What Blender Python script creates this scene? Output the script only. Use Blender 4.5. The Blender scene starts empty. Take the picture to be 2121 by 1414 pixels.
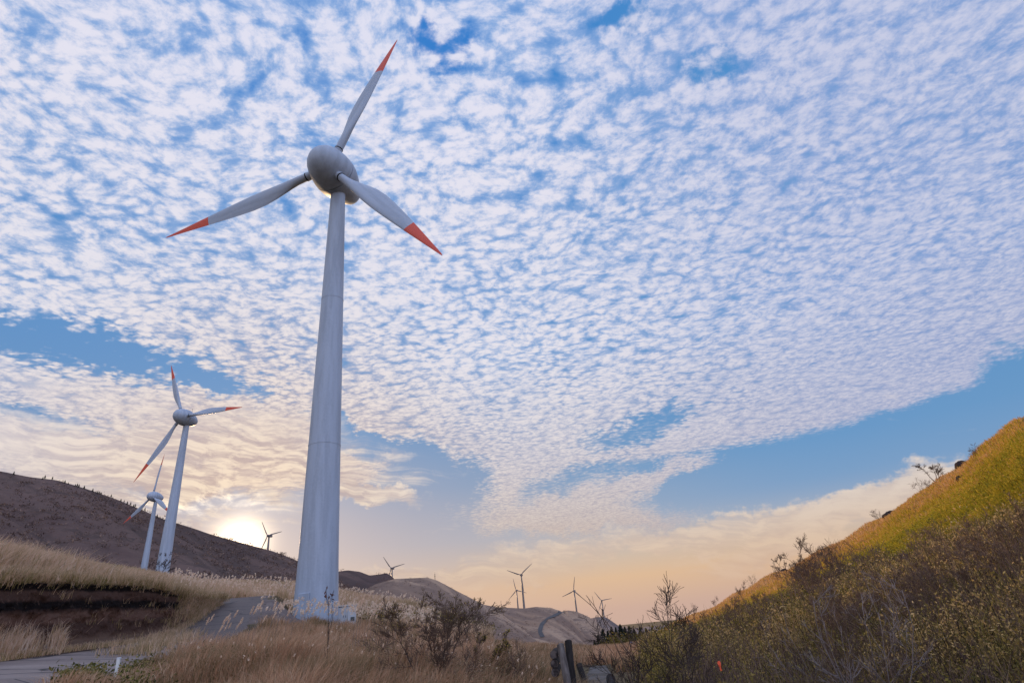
import bpy, math, random
import numpy as np
from mathutils import Vector, Matrix

sc = bpy.context.scene
COL = sc.collection
RNG = np.random.default_rng(7)

# ---------------------------------------------------------------- camera
PITCH = math.atan(572 / 1185); ROLL = math.atan(245 / 2442); FOC = 1185.0
R0 = np.array([1., 0, 0]); FW = np.array([0, math.cos(PITCH), math.sin(PITCH)])
U0 = np.array([0, -math.sin(PITCH), math.cos(PITCH)])
CR = math.cos(ROLL) * R0 - math.sin(ROLL) * U0
CU = math.sin(ROLL) * R0 + math.cos(ROLL) * U0
cam_d = bpy.data.cameras.new('camera'); cam = bpy.data.objects.new('camera', cam_d); COL.objects.link(cam)
cam_d.sensor_width = 36.0; cam_d.lens = FOC / 2121 * 36.0
cam_d.clip_start = 0.05; cam_d.clip_end = 90000
M = Matrix((CR, CU, -FW)).transposed().to_4x4()
cam.matrix_world = M
sc.camera = cam

def ray(u, v):
    return (u - 1060.5) * CR - (v - 707) * CU + FOC * FW
def at(u, v, r):                       # a surveyed sight line (u, v) taken to horizontal range r
    d = ray(u, v); return d * r / math.hypot(d[0], d[1])
def azel(u, v):
    d = ray(u, v); return math.atan2(d[0], d[1]), math.atan2(d[2], math.hypot(d[0], d[1]))
HZ = lambda u: 1388 - 0.1004 * u       # the level line in the survey

SUN_AZ = math.radians(-26.2); SUN_EL = math.radians(7.95)

# ---------------------------------------------------------------- tagging
def tag(o, label=None, cat=None, group=None, kind=None):
    if label: o['label'] = label
    if cat: o['category'] = cat
    if group: o['group'] = group
    if kind: o['kind'] = kind
    return o
def link(name, me, mat=None, parent=None):
    o = bpy.data.objects.new(name, me); COL.objects.link(o)
    if mat is not None:
        for m in (mat if isinstance(mat, (list, tuple)) else [mat]): me.materials.append(m)
    if parent is not None: o.parent = parent
    return o
def empty(name, loc=(0, 0, 0), rz=0.0):
    o = bpy.data.objects.new(name, None); COL.objects.link(o)
    o.location = loc; o.rotation_euler = (0, 0, rz); o.empty_display_size = 0.3
    return o
def kids(o): return [c for c in bpy.data.objects if c.parent == o]
def copy_tree(o, parent=None, tree=None):
    if tree is None:
        tree = {}
        for c in bpy.data.objects:
            if c.parent: tree.setdefault(c.parent.name, []).append(c)
    c = o.copy(); COL.objects.link(c)
    if parent is not None: c.parent = parent
    for k in tree.get(o.name, []): copy_tree(k, c, tree)
    return c

# ---------------------------------------------------------------- fast meshes
def mesh_np(name, V, F4=None, F3=None, smooth=False, attrs=None, mat4=None, mat3=None):
    me = bpy.data.meshes.new(name)
    V = np.asarray(V, np.float32).reshape(-1, 3)
    me.vertices.add(len(V)); me.vertices.foreach_set('co', V.ravel())
    n4 = 0 if F4 is None else len(F4); n3 = 0 if F3 is None else len(F3)
    parts = []
    if n4: parts.append(np.asarray(F4, np.int32).ravel())
    if n3: parts.append(np.asarray(F3, np.int32).ravel())
    lv = np.concatenate(parts)
    me.loops.add(len(lv)); me.loops.foreach_set('vertex_index', lv)
    ls = np.concatenate([np.arange(n4) * 4, n4 * 4 + np.arange(n3) * 3]).astype(np.int32)
    me.polygons.add(n4 + n3); me.polygons.foreach_set('loop_start', ls)
    if mat4 is not None or mat3 is not None:
        mi = np.concatenate([np.zeros(n4, np.int32) if mat4 is None else mat4, np.zeros(n3, np.int32) if mat3 is None else mat3])
        me.polygons.foreach_set('material_index', mi.astype(np.int32))
    me.polygons.foreach_set('use_smooth', np.full(n4 + n3, bool(smooth)))
    for k, a in (attrs or {}).items():
        at_ = me.attributes.new(k, 'FLOAT', 'POINT'); at_.data.foreach_set('value', np.asarray(a, np.float32).ravel())
    me.update(calc_edges=True)
    return me
def gridfaces(n, m, wrap=False):
    i, j = np.meshgrid(np.arange(n - 1), np.arange(m if wrap else m - 1), indexing='ij')
    j2 = (j + 1) % m
    return np.stack([i * m + j, i * m + j2, (i + 1) * m + j2, (i + 1) * m + j], -1).reshape(-1, 4)

class MB:                                # collects shapes, builds ONE mesh object
    def __init__(s): s.v = []; s.f = []; s.n = 0
    def add(s, V, F):
        V = np.asarray(V, float).reshape(-1, 3)
        s.v.append(V); s.f += [tuple(int(i) + s.n for i in q) for q in F]; s.n += len(V)
    def rings(s, rings, cap=True):       # list of closed rings with equal counts
        m = len(rings[0]); V = np.concatenate(rings); F = gridfaces(len(rings), m, True).tolist()
        if cap: F += [list(range(m))[::-1], [len(V) - m + i for i in range(m)]]
        s.add(V, F)
    def lathe(s, prof, n=40, axis=None, cap=True):   # prof: (radius, height)
        a = np.linspace(0, 2 * math.pi, n, endpoint=False)
        rg = [np.stack([r * np.cos(a), r * np.sin(a), np.full(n, h)], 1) for r, h in prof]
        if axis is not None: rg = [axis(r) for r in rg]
        s.rings(rg, cap)
    def box(s, c, size, rz=0.0, bev=0.0):
        x, y, z = [k / 2 for k in size]; b = min(bev, x * .9, y * .9, z * .9)
        if b <= 0:
            V = np.array([[i, j, k] for k in (-z, z) for i, j in ((-x, -y), (x, -y), (x, y), (-x, y))], float)
            F = [(3, 2, 1, 0), (4, 5, 6, 7), (0, 1, 5, 4), (1, 2, 6, 5), (2, 3, 7, 6), (3, 0, 4, 7)]
        else:
            def ring(ix, iy, zz):
                o = []
                for sx, sy in ((1, 1), (-1, 1), (-1, -1), (1, -1)):
                    p = [(sx * x - sx * ix, sy * y - sy * (iy + b)), (sx * x - sx * (ix + b), sy * y - sy * iy)]
                    if sx * sy < 0: p = p[::-1]
                    o += [(q[0], q[1], zz) for q in p]
                return np.array(o)
            rg = [ring(b, b, -z), ring(0, 0, -z + b), ring(0, 0, z - b), ring(b, b, z)]
            V = np.concatenate(rg); F = gridfaces(4, 8, True).tolist() + [list(range(8))[::-1], list(range(24, 32))]
        c_, s_ = math.cos(rz), math.sin(rz)
        V = V @ np.array([[c_, s_, 0], [-s_, c_, 0], [0, 0, 1]]) + np.array(c)
        s.add(V, F)
    def tube(s, pts, rad, n=6, cap=True):
        pts = np.asarray(pts, float); rad = np.broadcast_to(rad, (len(pts),))
        T = np.gradient(pts, axis=0); T /= np.linalg.norm(T, axis=1)[:, None] + 1e-12
        a = np.linspace(0, 2 * math.pi, n, endpoint=False); rg = []
        ref = np.array([1., 0, 0]) if abs(T[0][0]) < .8 else np.array([0, 1., 0])
        for p, t, r in zip(pts, T, rad):
            u = np.cross(t, ref); u /= np.linalg.norm(u) + 1e-12; w = np.cross(t, u)
            rg.append(p + r * (np.cos(a)[:, None] * u + np.sin(a)[:, None] * w))
        s.rings(rg, cap)
    def build(s, name, mat, parent=None, smooth=True, autos=None):
        me = bpy.data.meshes.new(name)
        me.from_pydata(np.concatenate(s.v).tolist(), [], s.f); me.update()
        if smooth: me.polygons.foreach_set('use_smooth', np.ones(len(me.polygons), bool))
        if autos and smooth: me.set_sharp_from_angle(angle=math.radians(autos))
        return link(name, me, mat, parent)

# ---------------------------------------------------------------- smooth value noise for shapes
def hashv(ix, iy, seed):
    h = (ix.astype(np.int64) * 374761393 + iy.astype(np.int64) * 668265263 + seed * 974711) & 0x7fffffff
    h = (h ^ (h >> 13)) * 1274126177 & 0x7fffffff
    return ((h ^ (h >> 16)) & 0xffff) / 65535.0
def vnoise(x, y, seed=0):
    x = np.asarray(x, float); y = np.asarray(y, float)
    ix = np.floor(x); iy = np.floor(y); fx = x - ix; fy = y - iy
    fx = fx * fx * (3 - 2 * fx); fy = fy * fy * (3 - 2 * fy)
    a = hashv(ix, iy, seed); b = hashv(ix + 1, iy, seed); c = hashv(ix, iy + 1, seed); d = hashv(ix + 1, iy + 1, seed)
    return (a * (1 - fx) + b * fx) * (1 - fy) + (c * (1 - fx) + d * fx) * fy
def fbm(x, y, seed=0, o=4):
    s = 0; a = .5
    for k in range(o): s = s + a * (vnoise(x * 2 ** k, y * 2 ** k, seed + k) - .5); a *= .55
    return s
def sstep(a, b, x):
    t = np.clip((x - a) / (b - a), 0, 1); return t * t * (3 - 2 * t)

# ---------------------------------------------------------------- node helpers
class NT:
    def __init__(s, nt): s.nt = nt; s.L = nt.links; s.k = 0
    def node(s, t, **p):
        n = s.nt.nodes.new(t)
        for k, v in p.items(): setattr(n, k, v)
        s.k += 1; n.location = (s.k % 12 * 200, -(s.k // 12) * 250)
        return n
    def put(s, sock, v):
        if hasattr(v, 'is_linked') or isinstance(v, bpy.types.NodeSocket): s.L.new(v, sock)
        elif v is not None:
            if hasattr(sock.default_value, '__len__') and not hasattr(v, '__len__'): v = [v] * len(sock.default_value)
            if hasattr(sock.default_value, '__len__') and len(sock.default_value) == 4 and len(v) == 3: v = (*v, 1)
            sock.default_value = v
    def m(s, op, a, b=None, c=None, clamp=False):
        n = s.node('ShaderNodeMath', operation=op, use_clamp=clamp)
        for i, v in enumerate((a, b, c)):
            if v is not None: s.put(n.inputs[i], v)
        return n.outputs[0]
    def add(s, *a):
        r = a[0]
        for b in a[1:]: r = s.m('ADD', r, b)
        return r
    def mul(s, *a):
        r = a[0]
        for b in a[1:]: r = s.m('MULTIPLY', r, b)
        return r
    def sub(s, a, b): return s.m('SUBTRACT', a, b)
    def ss(s, x, a, b, lo=0.0, hi=1.0):
        n = s.node('ShaderNodeMapRange', interpolation_type='SMOOTHSTEP')
        s.put(n.inputs[0], x)
        for i, v in zip((1, 2, 3, 4), (a, b, lo, hi)): s.put(n.inputs[i], v)
        return n.outputs[0]
    def lin(s, x, a, b, lo=0.0, hi=1.0):
        n = s.node('ShaderNodeMapRange'); n.clamp = True
        s.put(n.inputs[0], x)
        for i, v in zip((1, 2, 3, 4), (a, b, lo, hi)): s.put(n.inputs[i], v)
        return n.outputs[0]
    def mix(s, f, a, b, mode='MIX'):
        n = s.node('ShaderNodeMix', data_type='RGBA', blend_type=mode)
        s.put(n.inputs[0], f); s.put(n.inputs[6], a); s.put(n.inputs[7], b)
        return n.outputs[2]
    def ramp(s, f, stops, ease=False):
        n = s.node('ShaderNodeValToRGB'); e = n.color_ramp.elements
        if ease: n.color_ramp.interpolation = 'EASE'
        while len(e) < len(stops): e.new(0.5)
        for el, (p, c) in zip(e, stops): el.position = p; el.color = (*c, 1)
        s.put(n.inputs[0], f); return n.outputs[0]
    def noise(s, vec, scale, detail=3, rough=.55, dist=0.0, dim='3D', out=0):
        n = s.node('ShaderNodeTexNoise', noise_dimensions=dim)
        s.put(n.inputs['Vector'], vec)
        for k, v in (('Scale', scale), ('Detail', detail), ('Roughness', rough), ('Distortion', dist)): s.put(n.inputs[k], v)
        return n.outputs[out]
    def voro(s, vec, scale, smooth=.5, rnd=1.0, feature='SMOOTH_F1', dim='2D', out='Distance'):
        n = s.node('ShaderNodeTexVoronoi', voronoi_dimensions=dim, feature=feature)
        s.put(n.inputs['Vector'], vec); s.put(n.inputs['Scale'], scale); s.put(n.inputs['Randomness'], rnd)
        if feature == 'SMOOTH_F1': s.put(n.inputs['Smoothness'], smooth)
        return n.outputs[out]
    def vm(s, op, a, b=None, scale=None):
        n = s.node('ShaderNodeVectorMath', operation=op); s.put(n.inputs[0], a)
        if b is not None: s.put(n.inputs[1], b)
        if scale is not None: s.put(n.inputs['Scale'], scale)
        return n.outputs['Value'] if op in ('LENGTH', 'DISTANCE', 'DOT_PRODUCT') else n.outputs[0]
    def xyz(s, x, y, z):
        n = s.node('ShaderNodeCombineXYZ')
        for i, v in enumerate((x, y, z)): s.put(n.inputs[i], v)
        return n.outputs[0]
    def sep(s, v):
        n = s.node('ShaderNodeSeparateXYZ'); s.put(n.inputs[0], v); return n.outputs
    def attr(s, name):
        n = s.node('ShaderNodeAttribute', attribute_name=name); return n.outputs['Fac']
def srgb(r, g, b):
    f = lambda c: (c / 255 / 12.92) if c <= 10 else ((c / 255 + .055) / 1.055) ** 2.4
    return (f(r), f(g), f(b))
def material(name, build, rough=.85, spec=.3):
    m = bpy.data.materials.new(name); m.use_nodes = True
    t = NT(m.node_tree); b = m.node_tree.nodes['Principled BSDF']
    b.inputs['Roughness'].default_value = rough
    b.inputs['Specular IOR Level'].default_value = spec
    build(t, b)
    return m
def pos(t): return t.node('ShaderNodeNewGeometry').outputs['Position']
def ocoord(t): return t.node('ShaderNodeTexCoord').outputs['Object']
def bump(t, b, h, strength=.4, dist=.05):
    n = t.node('ShaderNodeBump'); t.put(n.inputs['Strength'], strength); t.put(n.inputs['Distance'], dist); t.put(n.inputs['Height'], h)
    t.L.new(n.outputs[0], b.inputs['Normal'])
# ================================================================ SKY
world = bpy.data.worlds.new('World'); sc.world = world; world.use_nodes = True
def build_sky():
    t = NT(world.node_tree); bg = world.node_tree.nodes['Background']
    d = t.node('ShaderNodeTexCoord').outputs['Generated']
    x, y, z = t.sep(d)[0:3]
    az = t.m('ARCTAN2', x, y); el = t.m('ARCSINE', z)
    hl = t.m('SQRT', t.add(t.mul(x, x), t.mul(y, y)))
    ae = t.xyz(az, el, 0)
    # ---- cloud deck plane (2 D map of a level deck overhead)
    zz = t.m('MAXIMUM', t.add(z, .035), .03)
    P = t.xyz(t.m('DIVIDE', x, zz), t.m('DIVIDE', y, zz), 0)
    wv = t.noise(ae, 9, 5, .68, out=1); wv = t.vm('SUBTRACT', wv, (.5, .5, .5))
    aew = t.vm('ADD', ae, t.vm('SCALE', wv, scale=.12))
    # patches in the deck: centre, half sizes (as sighted), tilt, edge softness
    def ell(u, v, a, b, rot, soft=.6, src=None):
        a0, e0 = azel(u, v); h = 4.0
        au, eu = azel(u + h, v); av, ev = azel(u, v + h)
        J = np.array([[(au - a0) / h, (av - a0) / h], [(eu - e0) / h, (ev - e0) / h]])
        c, s = math.cos(math.radians(rot)), math.sin(math.radians(rot))
        A = np.array([[c / a, s / a], [-s / b, c / b]]) @ np.linalg.inv(J)
        q = t.vm('SUBTRACT', aew if src is None else src, (a0, e0, 0))
        p1 = t.vm('DOT_PRODUCT', q, (A[0, 0], A[0, 1], 0)); p2 = t.vm('DOT_PRODUCT', q, (A[1, 0], A[1, 1], 0))
        r = t.m('SQRT', t.add(t.mul(p1, p1), t.mul(p2, p2)))
        return t.ss(r, 1 - soft, 1 + soft, 1, 0)
    def mx(*a):
        r = a[0]
        for b in a[1:]: r = t.m('MAXIMUM', r, b)
        return r
    # ---- clear-air colour
    sky = t.node('ShaderNodeTexSky', sky_type='NISHITA'); sky.sun_disc = False
    sky.sun_elevation = SUN_EL; sky.sun_rotation = SUN_AZ; sky.altitude = 700; sky.air_density = 1.0; sky.dust_density = 1.5; sky.ozone_density = 2.0
    K = 10.0
    k3 = lambda c: tuple(K * q for q in c)
    eld = t.lin(el, math.radians(-6), math.radians(66))
    E = lambda deg: (deg + 6) / 72
    air = t.ramp(eld, [(E(-6), srgb(196, 168, 160)), (E(0), srgb(205, 172, 158)), (E(2.6), srgb(222, 184, 150)), (E(4.5), srgb(208, 186, 168)), (E(7), srgb(176, 178, 188)),
                       (E(12), srgb(132, 160, 194)), (E(18), srgb(104, 148, 196)), (E(30), srgb(90, 146, 206)), (E(45), srgb(62, 134, 210)), (E(66), srgb(50, 122, 206))])
    # bluer to the right of the sun, greyer round it
    daz = t.sub(az, SUN_AZ); sd = (math.sin(SUN_AZ) * math.cos(SUN_EL), math.cos(SUN_AZ) * math.cos(SUN_EL), math.sin(SUN_EL))
    cs = t.vm('DOT_PRODUCT', d, sd); ang = t.m('ARCCOSINE', t.m('MINIMUM', cs, .999999))
    sidef = t.mul(t.ss(daz, .35, 1.0), t.ss(el, .07, .16))
    air = t.mix(t.mul(sidef, .6), air, srgb(84, 150, 206))
    near = t.mul(t.ss(ang, .65, .05), t.ss(el, .36, .1))
    air = t.mix(t.mul(near, .62), air, srgb(176, 158, 168))
    airk = t.vm('SCALE', air, scale=K)
    base = t.mix(.93, sky.outputs[0], airk)
    # ---- cirrocumulus puffs
    P = t.vm('MULTIPLY', P, (.86, 1.0, 1.0))
    w1 = t.vm('SUBTRACT', t.noise(P, 4.0, 2, .5, out=1, dim='2D'), (.5, .5, .5))
    Pw = t.vm('ADD', P, t.vm('SCALE', w1, scale=.075))
    w2 = t.vm('SUBTRACT', t.noise(P, 30, 3, .6, out=1, dim='2D'), (.5, .5, .5))
    Pw2 = t.vm('ADD', Pw, t.vm('SCALE', w2, scale=.022))
    szm = t.ss(t.noise(P, 3.1, 3, .55, dim='2D'), .42, .60)
    vo = t.add(t.mul(t.voro(Pw2, 18.5, .5), t.sub(1.0, szm)), t.mul(t.voro(Pw2, 27.0, .5), szm))
    vo2 = t.voro(Pw2, 44, .6)
    fine = t.noise(Pw, 60, 5, .66, dim='2D')
    med = t.noise(Pw, 12, 3, .55, dim='2D')
    big = t.noise(P, 2.3, 3, .5, dim='2D')
    puff = t.add(.60, t.mul(vo, -1.45), t.mul(vo2, -.60), t.mul(fine, .72), t.mul(t.sub(med, .5), .7), t.mul(t.sub(big, .5), .62))
    # openings in the deck and tongues hanging below it
    clear = mx(ell(150, 712, 320, 44, 10, .95), ell(430, 770, 120, 24, 12, .9), ell(895, 965, 108, 48, 22, .6), ell(770, 915, 120, 26, 18, .5), ell(835, 1000, 60, 30, 30, .5),
               t.mul(ell(1320, 885, 110, 26, -14, .8), .62), t.mul(ell(1165, 992, 100, 20, -22, .8), .55), ell(1600, 985, 260, 40, -12, .7), ell(1850, 905, 290, 52, -23, .75), ell(2110, 800, 160, 85, -30, .5),
               t.mul(ell(1470, 160, 70, 40, -40), .5), t.mul(ell(910, 95, 60, 50, 30), .48), t.mul(ell(1290, 40, 60, 40, 0), .5), t.mul(ell(60, 860, 160, 22, 14), .6))
    tongue = mx(ell(1105, 955, 190, 100, 6, .7), ell(1210, 1060, 270, 62, -4, .6), ell(1330, 1000, 150, 40, -18, .5), ell(1100, 1010, 160, 70, 0, .5), ell(230, 870, 420, 90, 12, .6))
    deck = t.m('MAXIMUM', t.ss(el, math.radians(11.3), math.radians(13.5)), tongue)
    deck = t.sub(deck, t.mul(t.ss(t.m('ABSOLUTE', az), 1.3, 2.2), .20))
    Rm = t.m('SUBTRACT', deck, clear, clamp=True)
    amp = t.mul(t.lin(el, math.radians(7), math.radians(25), .30, 1.0), t.lin(daz, .6, 1.25, 1.0, .62))
    dn = t.mul(puff, amp)
    tt = t.add(t.mul(Rm, 1.94), -.80, t.mul(dn, 1.15), t.mul(t.ss(daz, .6, 1.2), .10))
    a1 = t.mul(t.ss(tt, -.12, 1.15), .97)
    # ---- smooth streaked stratus low down
    S = t.xyz(t.mul(az, 4.2), t.mul(t.add(el, t.mul(az, .10)), 21.0), 0)
    Sw = t.vm('ADD', S, t.vm('SCALE', t.vm('SUBTRACT', t.noise(ae, 7, 3, .55, out=1), (.5, .5, .5)), scale=1.1))
    st = t.noise(Sw, 1.3, 5, .6, dim='2D')
    st2 = t.noise(Sw, 4.0, 4, .6, dim='2D')
    band = mx(ell(760, 1020, 125, 34, 10, .4), t.mul(ell(1450, 1110, 480, 30, -8, .6), .9), ell(1760, 1065, 330, 46, -20, .5), t.mul(ell(1900, 1010, 260, 34, -22, .4), .8),
              t.mul(ell(1000, 1185, 320, 22, -2, .7), .6), ell(250, 950, 420, 70, 10, .6), ell(520, 930, 330, 56, 8, .6), t.mul(ell(1050, 1200, 160, 12, 3, .7), .6),
              t.mul(ell(150, 1010, 380, 44, 14, .7), .75), t.mul(ell(500, 870, 260, 44, 10, .7), .9), t.mul(ell(170, 815, 280, 24, 14, .6), .7))
    stc = t.add(t.mul(band, .60), t.mul(t.sub(st, .5), .85), t.mul(t.sub(st2, .5), .45))
    a2 = t.mul(t.ss(stc, .12, .60), t.ss(el, math.radians(24), math.radians(15)))
    # ---- cloud colour: lavender high up, cream low and round the sun; thick parts brighter, undersides greyer
    cw = t.ramp(eld, [(E(0), srgb(214, 178, 152)), (E(4), srgb(220, 194, 170)), (E(8), srgb(226, 212, 200)), (E(14), srgb(229, 220, 219)), (E(24), srgb(232, 228, 235)), (E(45), srgb(231, 229, 242)), (E(66), srgb(219, 222, 243))])
    cd = t.ramp(eld, [(E(0), srgb(190, 155, 140)), (E(6), srgb(184, 164, 158)), (E(12), srgb(176, 174, 190)), (E(24), srgb(158, 181, 219)), (E(66), srgb(140, 176, 227))])
    thick = t.ss(t.add(dn, t.mul(t.sub(fine, .5), 1.0)), -.50, .66)
    cc1 = t.mix(thick, cd, cw)
    rightf = t.mul(t.ss(daz, .45, 1.2), .55)
    cc1 = t.mix(rightf, cc1, t.mix(thick, srgb(118, 148, 206), srgb(176, 186, 220)))
    cc2 = t.mix(t.ss(t.add(st2, t.mul(st, .6)), .55, 1.0), t.mix(.6, cd, cw), cw)
    warm = t.mul(t.ss(ang, .5, .02), .8)
    cc1 = t.mix(warm, cc1, t.mix(thick, srgb(196, 170, 160), srgb(244, 222, 200)))
    cc2 = t.mix(warm, cc2, t.mix(t.ss(st2, .35, .65), srgb(178, 150, 142), srgb(246, 222, 192)))
    col = t.mix(a1, base, t.vm('SCALE', cc1, scale=K))
    col = t.mix(t.mul(a2, .92), col, t.vm('SCALE', cc2, scale=K))
    # ---- glow of the veiled sun
    gA = t.m('POWER', 2.718, t.mul(t.mul(ang, ang), -1 / (2 * .022 ** 2)))
    gB = t.m('POWER', 2.718, t.mul(ang, -1 / .085))
    streak = t.mul(ell(440, 1040, 120, 16, 4, .8), t.ss(st2, .3, .7))
    g = t.vm('ADD', t.vm('SCALE', (2.2, 1.75, 1.15), scale=t.mul(gA, K)), t.vm('SCALE', (.27, .18, .085), scale=t.mul(gB, K)))
    g = t.vm('ADD', g, t.vm('SCALE', (.5, .42, .28), scale=t.mul(streak, K)))
    col = t.vm('ADD', col, g)
    # added fill: unseen sky behind the camera is brightened to light the foreground
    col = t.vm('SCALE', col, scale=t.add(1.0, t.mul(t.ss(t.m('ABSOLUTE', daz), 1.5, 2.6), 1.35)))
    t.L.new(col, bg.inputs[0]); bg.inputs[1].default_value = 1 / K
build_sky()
sun_d = bpy.data.lights.new('sun', 'SUN'); sun = bpy.data.objects.new('sun', sun_d); COL.objects.link(sun)
sun_d.energy = 5.0; sun_d.angle = math.radians(.6); sun_d.color = (1.0, .65, .34)
sun.rotation_euler = (math.pi / 2 - SUN_EL, 0, math.pi - SUN_AZ)   # checked below
_sd = Vector((math.sin(SUN_AZ) * math.cos(SUN_EL), math.cos(SUN_AZ) * math.cos(SUN_EL), math.sin(SUN_EL)))
sun.rotation_euler = _sd.to_track_quat('Z', 'Y').to_euler()
sc.view_settings.view_transform = 'Standard'; sc.view_settings.look = 'None'
sc.view_settings.exposure = 0.0; sc.view_settings.gamma = 1.0
try: sc.view_settings.use_curve_mapping = False
except Exception: pass
# ================================================================ TERRAIN
world.cycles.sampling_method = 'MANUAL'; world.cycles.sample_map_resolution = 512
TURB = {}                                    # bases, filled below
def cz(u, v, r, dz=0.0):
    p = at(u, v, r); return (p[0], p[1], p[2] + dz)
def ca(deg, r, z):
    a = math.radians(deg); return (r * math.sin(a), r * math.cos(a), z)
CT = []
for a in range(-180, 180, 45): CT.append(ca(a, 2.2, -1.62))
for a in (90, 120, 150, 180, -150, -120): CT += [ca(a, 12, -1.7), ca(a, 45, -2.5), ca(a, 150, -6), ca(a, 300, -18)]
# road on the left: outer (bank) edge and near edge
BANK_FOOT = [(-330, 1405, 15.0), (-150, 1388, 17.0), (0, 1370, 19.5), (145, 1350, 22.5), (290, 1331, 27.5), (363, 1308, 32.5), (415, 1277, 39), (458, 1246, 47)]
BANK_TOP = [(-330, 1212, 16.2), (-150, 1206, 18.2), (0, 1204, 20.7), (145, 1207, 23.8), (290, 1211, 28.8), (363, 1226, 33.6), (415, 1236, 40), (458, 1238, 47.6)]
for p in BANK_FOOT: CT.append(cz(*p))
for (u, v, r) in BANK_TOP[:-1]: CT.append(cz(u, v, r + .5, -.25))
for p in ((-330, 1475, 9.5), (-100, 1450, 11.5), (60, 1430, 13.2), (200, 1400, 16.0), (300, 1362, 21), (345, 1340, 26)): CT.append(cz(*p))
# field above the bank
for p in ((-300, 1150, 60), (0, 1160, 48), (180, 1172, 60), (0, 1124, 115), (-300, 1080, 115), (130, 1147, 125), (250, 1172, 150), (336, 1206, 172), (420, 1206, 160), (300, 1198, 90), (400, 1216, 75), (-300, 1090, 180)):
    CT.append(cz(*p, -.8))
CT += [ca(-38, 240, 19), ca(-33, 309, 21.0), ca(-50, 240, 17), ca(-28, 240, 17), ca(-60, 100, 17), ca(-75, 16, 0), ca(-75, 60, 9), ca(-90, 150, 18), ca(-75, 300, 22), ca(-90, 20, 0)]
# upper road, gravel apron, tower pad
for p in ((470, 1241, 50), (530, 1258, 48), (592, 1272, 46), (592, 1296, 40), (530, 1292, 40), (440, 1300, 36), (380, 1322, 31), (500, 1240, 58)): CT.append(cz(*p))
for p in ((643, 1300, 49.5), (720, 1297, 50), (600, 1300, 50), (680, 1296, 56)): CT.append(cz(*p))
for p in ((540, 1200, 100), (480, 1205, 120), (600, 1210, 95), (540, 1232, 70), (620, 1262, 62), (720, 1230, 78), (830, 1236, 78), (720, 1266, 62), (830, 1275, 62), (900, 1262, 80), (700, 1217, 110), (560, 1196, 170)): CT.append(cz(*p, -.9))
# near mound (its vegetation stands 0.5-0.9 m above these)
for (u, r, z) in ((215, 9, -1.25), (250, 11, -.82), (330, 11.5, -.55), (430, 12, -.45), (560, 12, -.5), (700, 12, -.55), (860, 12, -.6), (1000, 12, -.85), (1100, 11, -1.2), (1150, 10.5, -1.55),
                  (300, 6, -1.5), (600, 6, -1.45), (900, 6, -1.5), (450, 9, -.85), (700, 9, -.9), (950, 9, -1.05), (450, 19, -.35), (600, 19, -.5), (750, 19, -.8), (950, 19, -1.5), (1100, 17, -1.9),
                  (480, 28, .1), (620, 30, .1), (800, 30, -.4), (900, 45, -.2), (1000, 32, -1.5)):
    q = at(u, 1300, r); CT.append((q[0], q[1], z))
for p in ((950, 1292, 60), (1040, 1325, 55), (1130, 1345, 34)): CT.append(cz(*p, -.5))
# valley with the concrete track
for (u, r, z) in ((1225, 12, -1.95), (1225, 18, -2.0), (1225, 26, -2.15), (1230, 50, -3.0), (1270, 100, -5.2), (1250, 200, -13), (1180, 20, -2.0), (1290, 20, -2.0), (1160, 60, -3.4), (1100, 100, -6), (1000, 200, -12)):
    q = at(u, 1300, r); CT.append((q[0], q[1], z))
# right-hand hillside: crest, middle, foot
CREST = [(2420, 640, 62), (2270, 735, 75), (2121, 848, 90), (1960, 978, 105), (1800, 1078, 120), (1700, 1138, 132), (1600, 1184, 150), (1530, 1223, 170), (1430, 1270, 200)]
for (u, v, r) in CREST:
    CT.append(cz(u, v, r, -.5)); CT.append(cz(u, v + 16 + 800 / r, r * .86, -.6)); CT.append(cz(u, v + 30 + 2600 / r, r * .70, -.6)); q = at(u, v, r); CT.append((q[0] * 1.3, q[1] * 1.3, q[2] - 6)); CT.append((q[0] * 1.9, q[1] * 1.9, q[2] - 22))
for p in ((2121, 1085, 45), (1900, 1128, 50), (1700, 1192, 60), (1560, 1246, 75), (2300, 1000, 40), (1450, 1290, 60)): CT.append(cz(*p, -.8))
for (u, r, z) in ((2121, 12, -1.4), (1900, 12, -1.75), (1700, 12, -1.9), (1450, 12, -1.95), (1400, 30, -2.1), (1600, 30, -1.1), (1800, 29, -.3), (2121, 27, .7), (2121, 6, -1.6), (1700, 6, -1.7), (2600, 12, -1.2), (2600, 30, 3)):
    q = at(u, 1300, r); CT.append((q[0], q[1], z))
CT = np.array(CT)
def wq(x, y):
    r = np.hypot(x, y) + 1e-9; k = r ** .6 / r
    return np.stack([x * k, y * k], -1)
Cq = wq(CT[:, 0], CT[:, 1]); Dm = np.linalg.norm(Cq[:, None] - Cq[None], axis=-1)
Am = np.block([[-Dm + 1e-3 * np.eye(len(CT)), np.ones((len(CT), 1))], [np.ones((1, len(CT))), np.zeros((1, 1))]])
Wt = np.linalg.solve(Am, np.concatenate([CT[:, 2], [0]]))
def rbf(x, y):
    x = np.asarray(x, float); y = np.asarray(y, float); sh = x.shape
    q = wq(x.ravel(), y.ravel()); out = np.empty(len(q))
    for i in range(0, len(q), 20000):
        d = np.linalg.norm(q[i:i + 20000, None] - Cq[None], axis=-1); out[i:i + 20000] = -d @ Wt[:-1] + Wt[-1]
    return out.reshape(sh)
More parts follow.
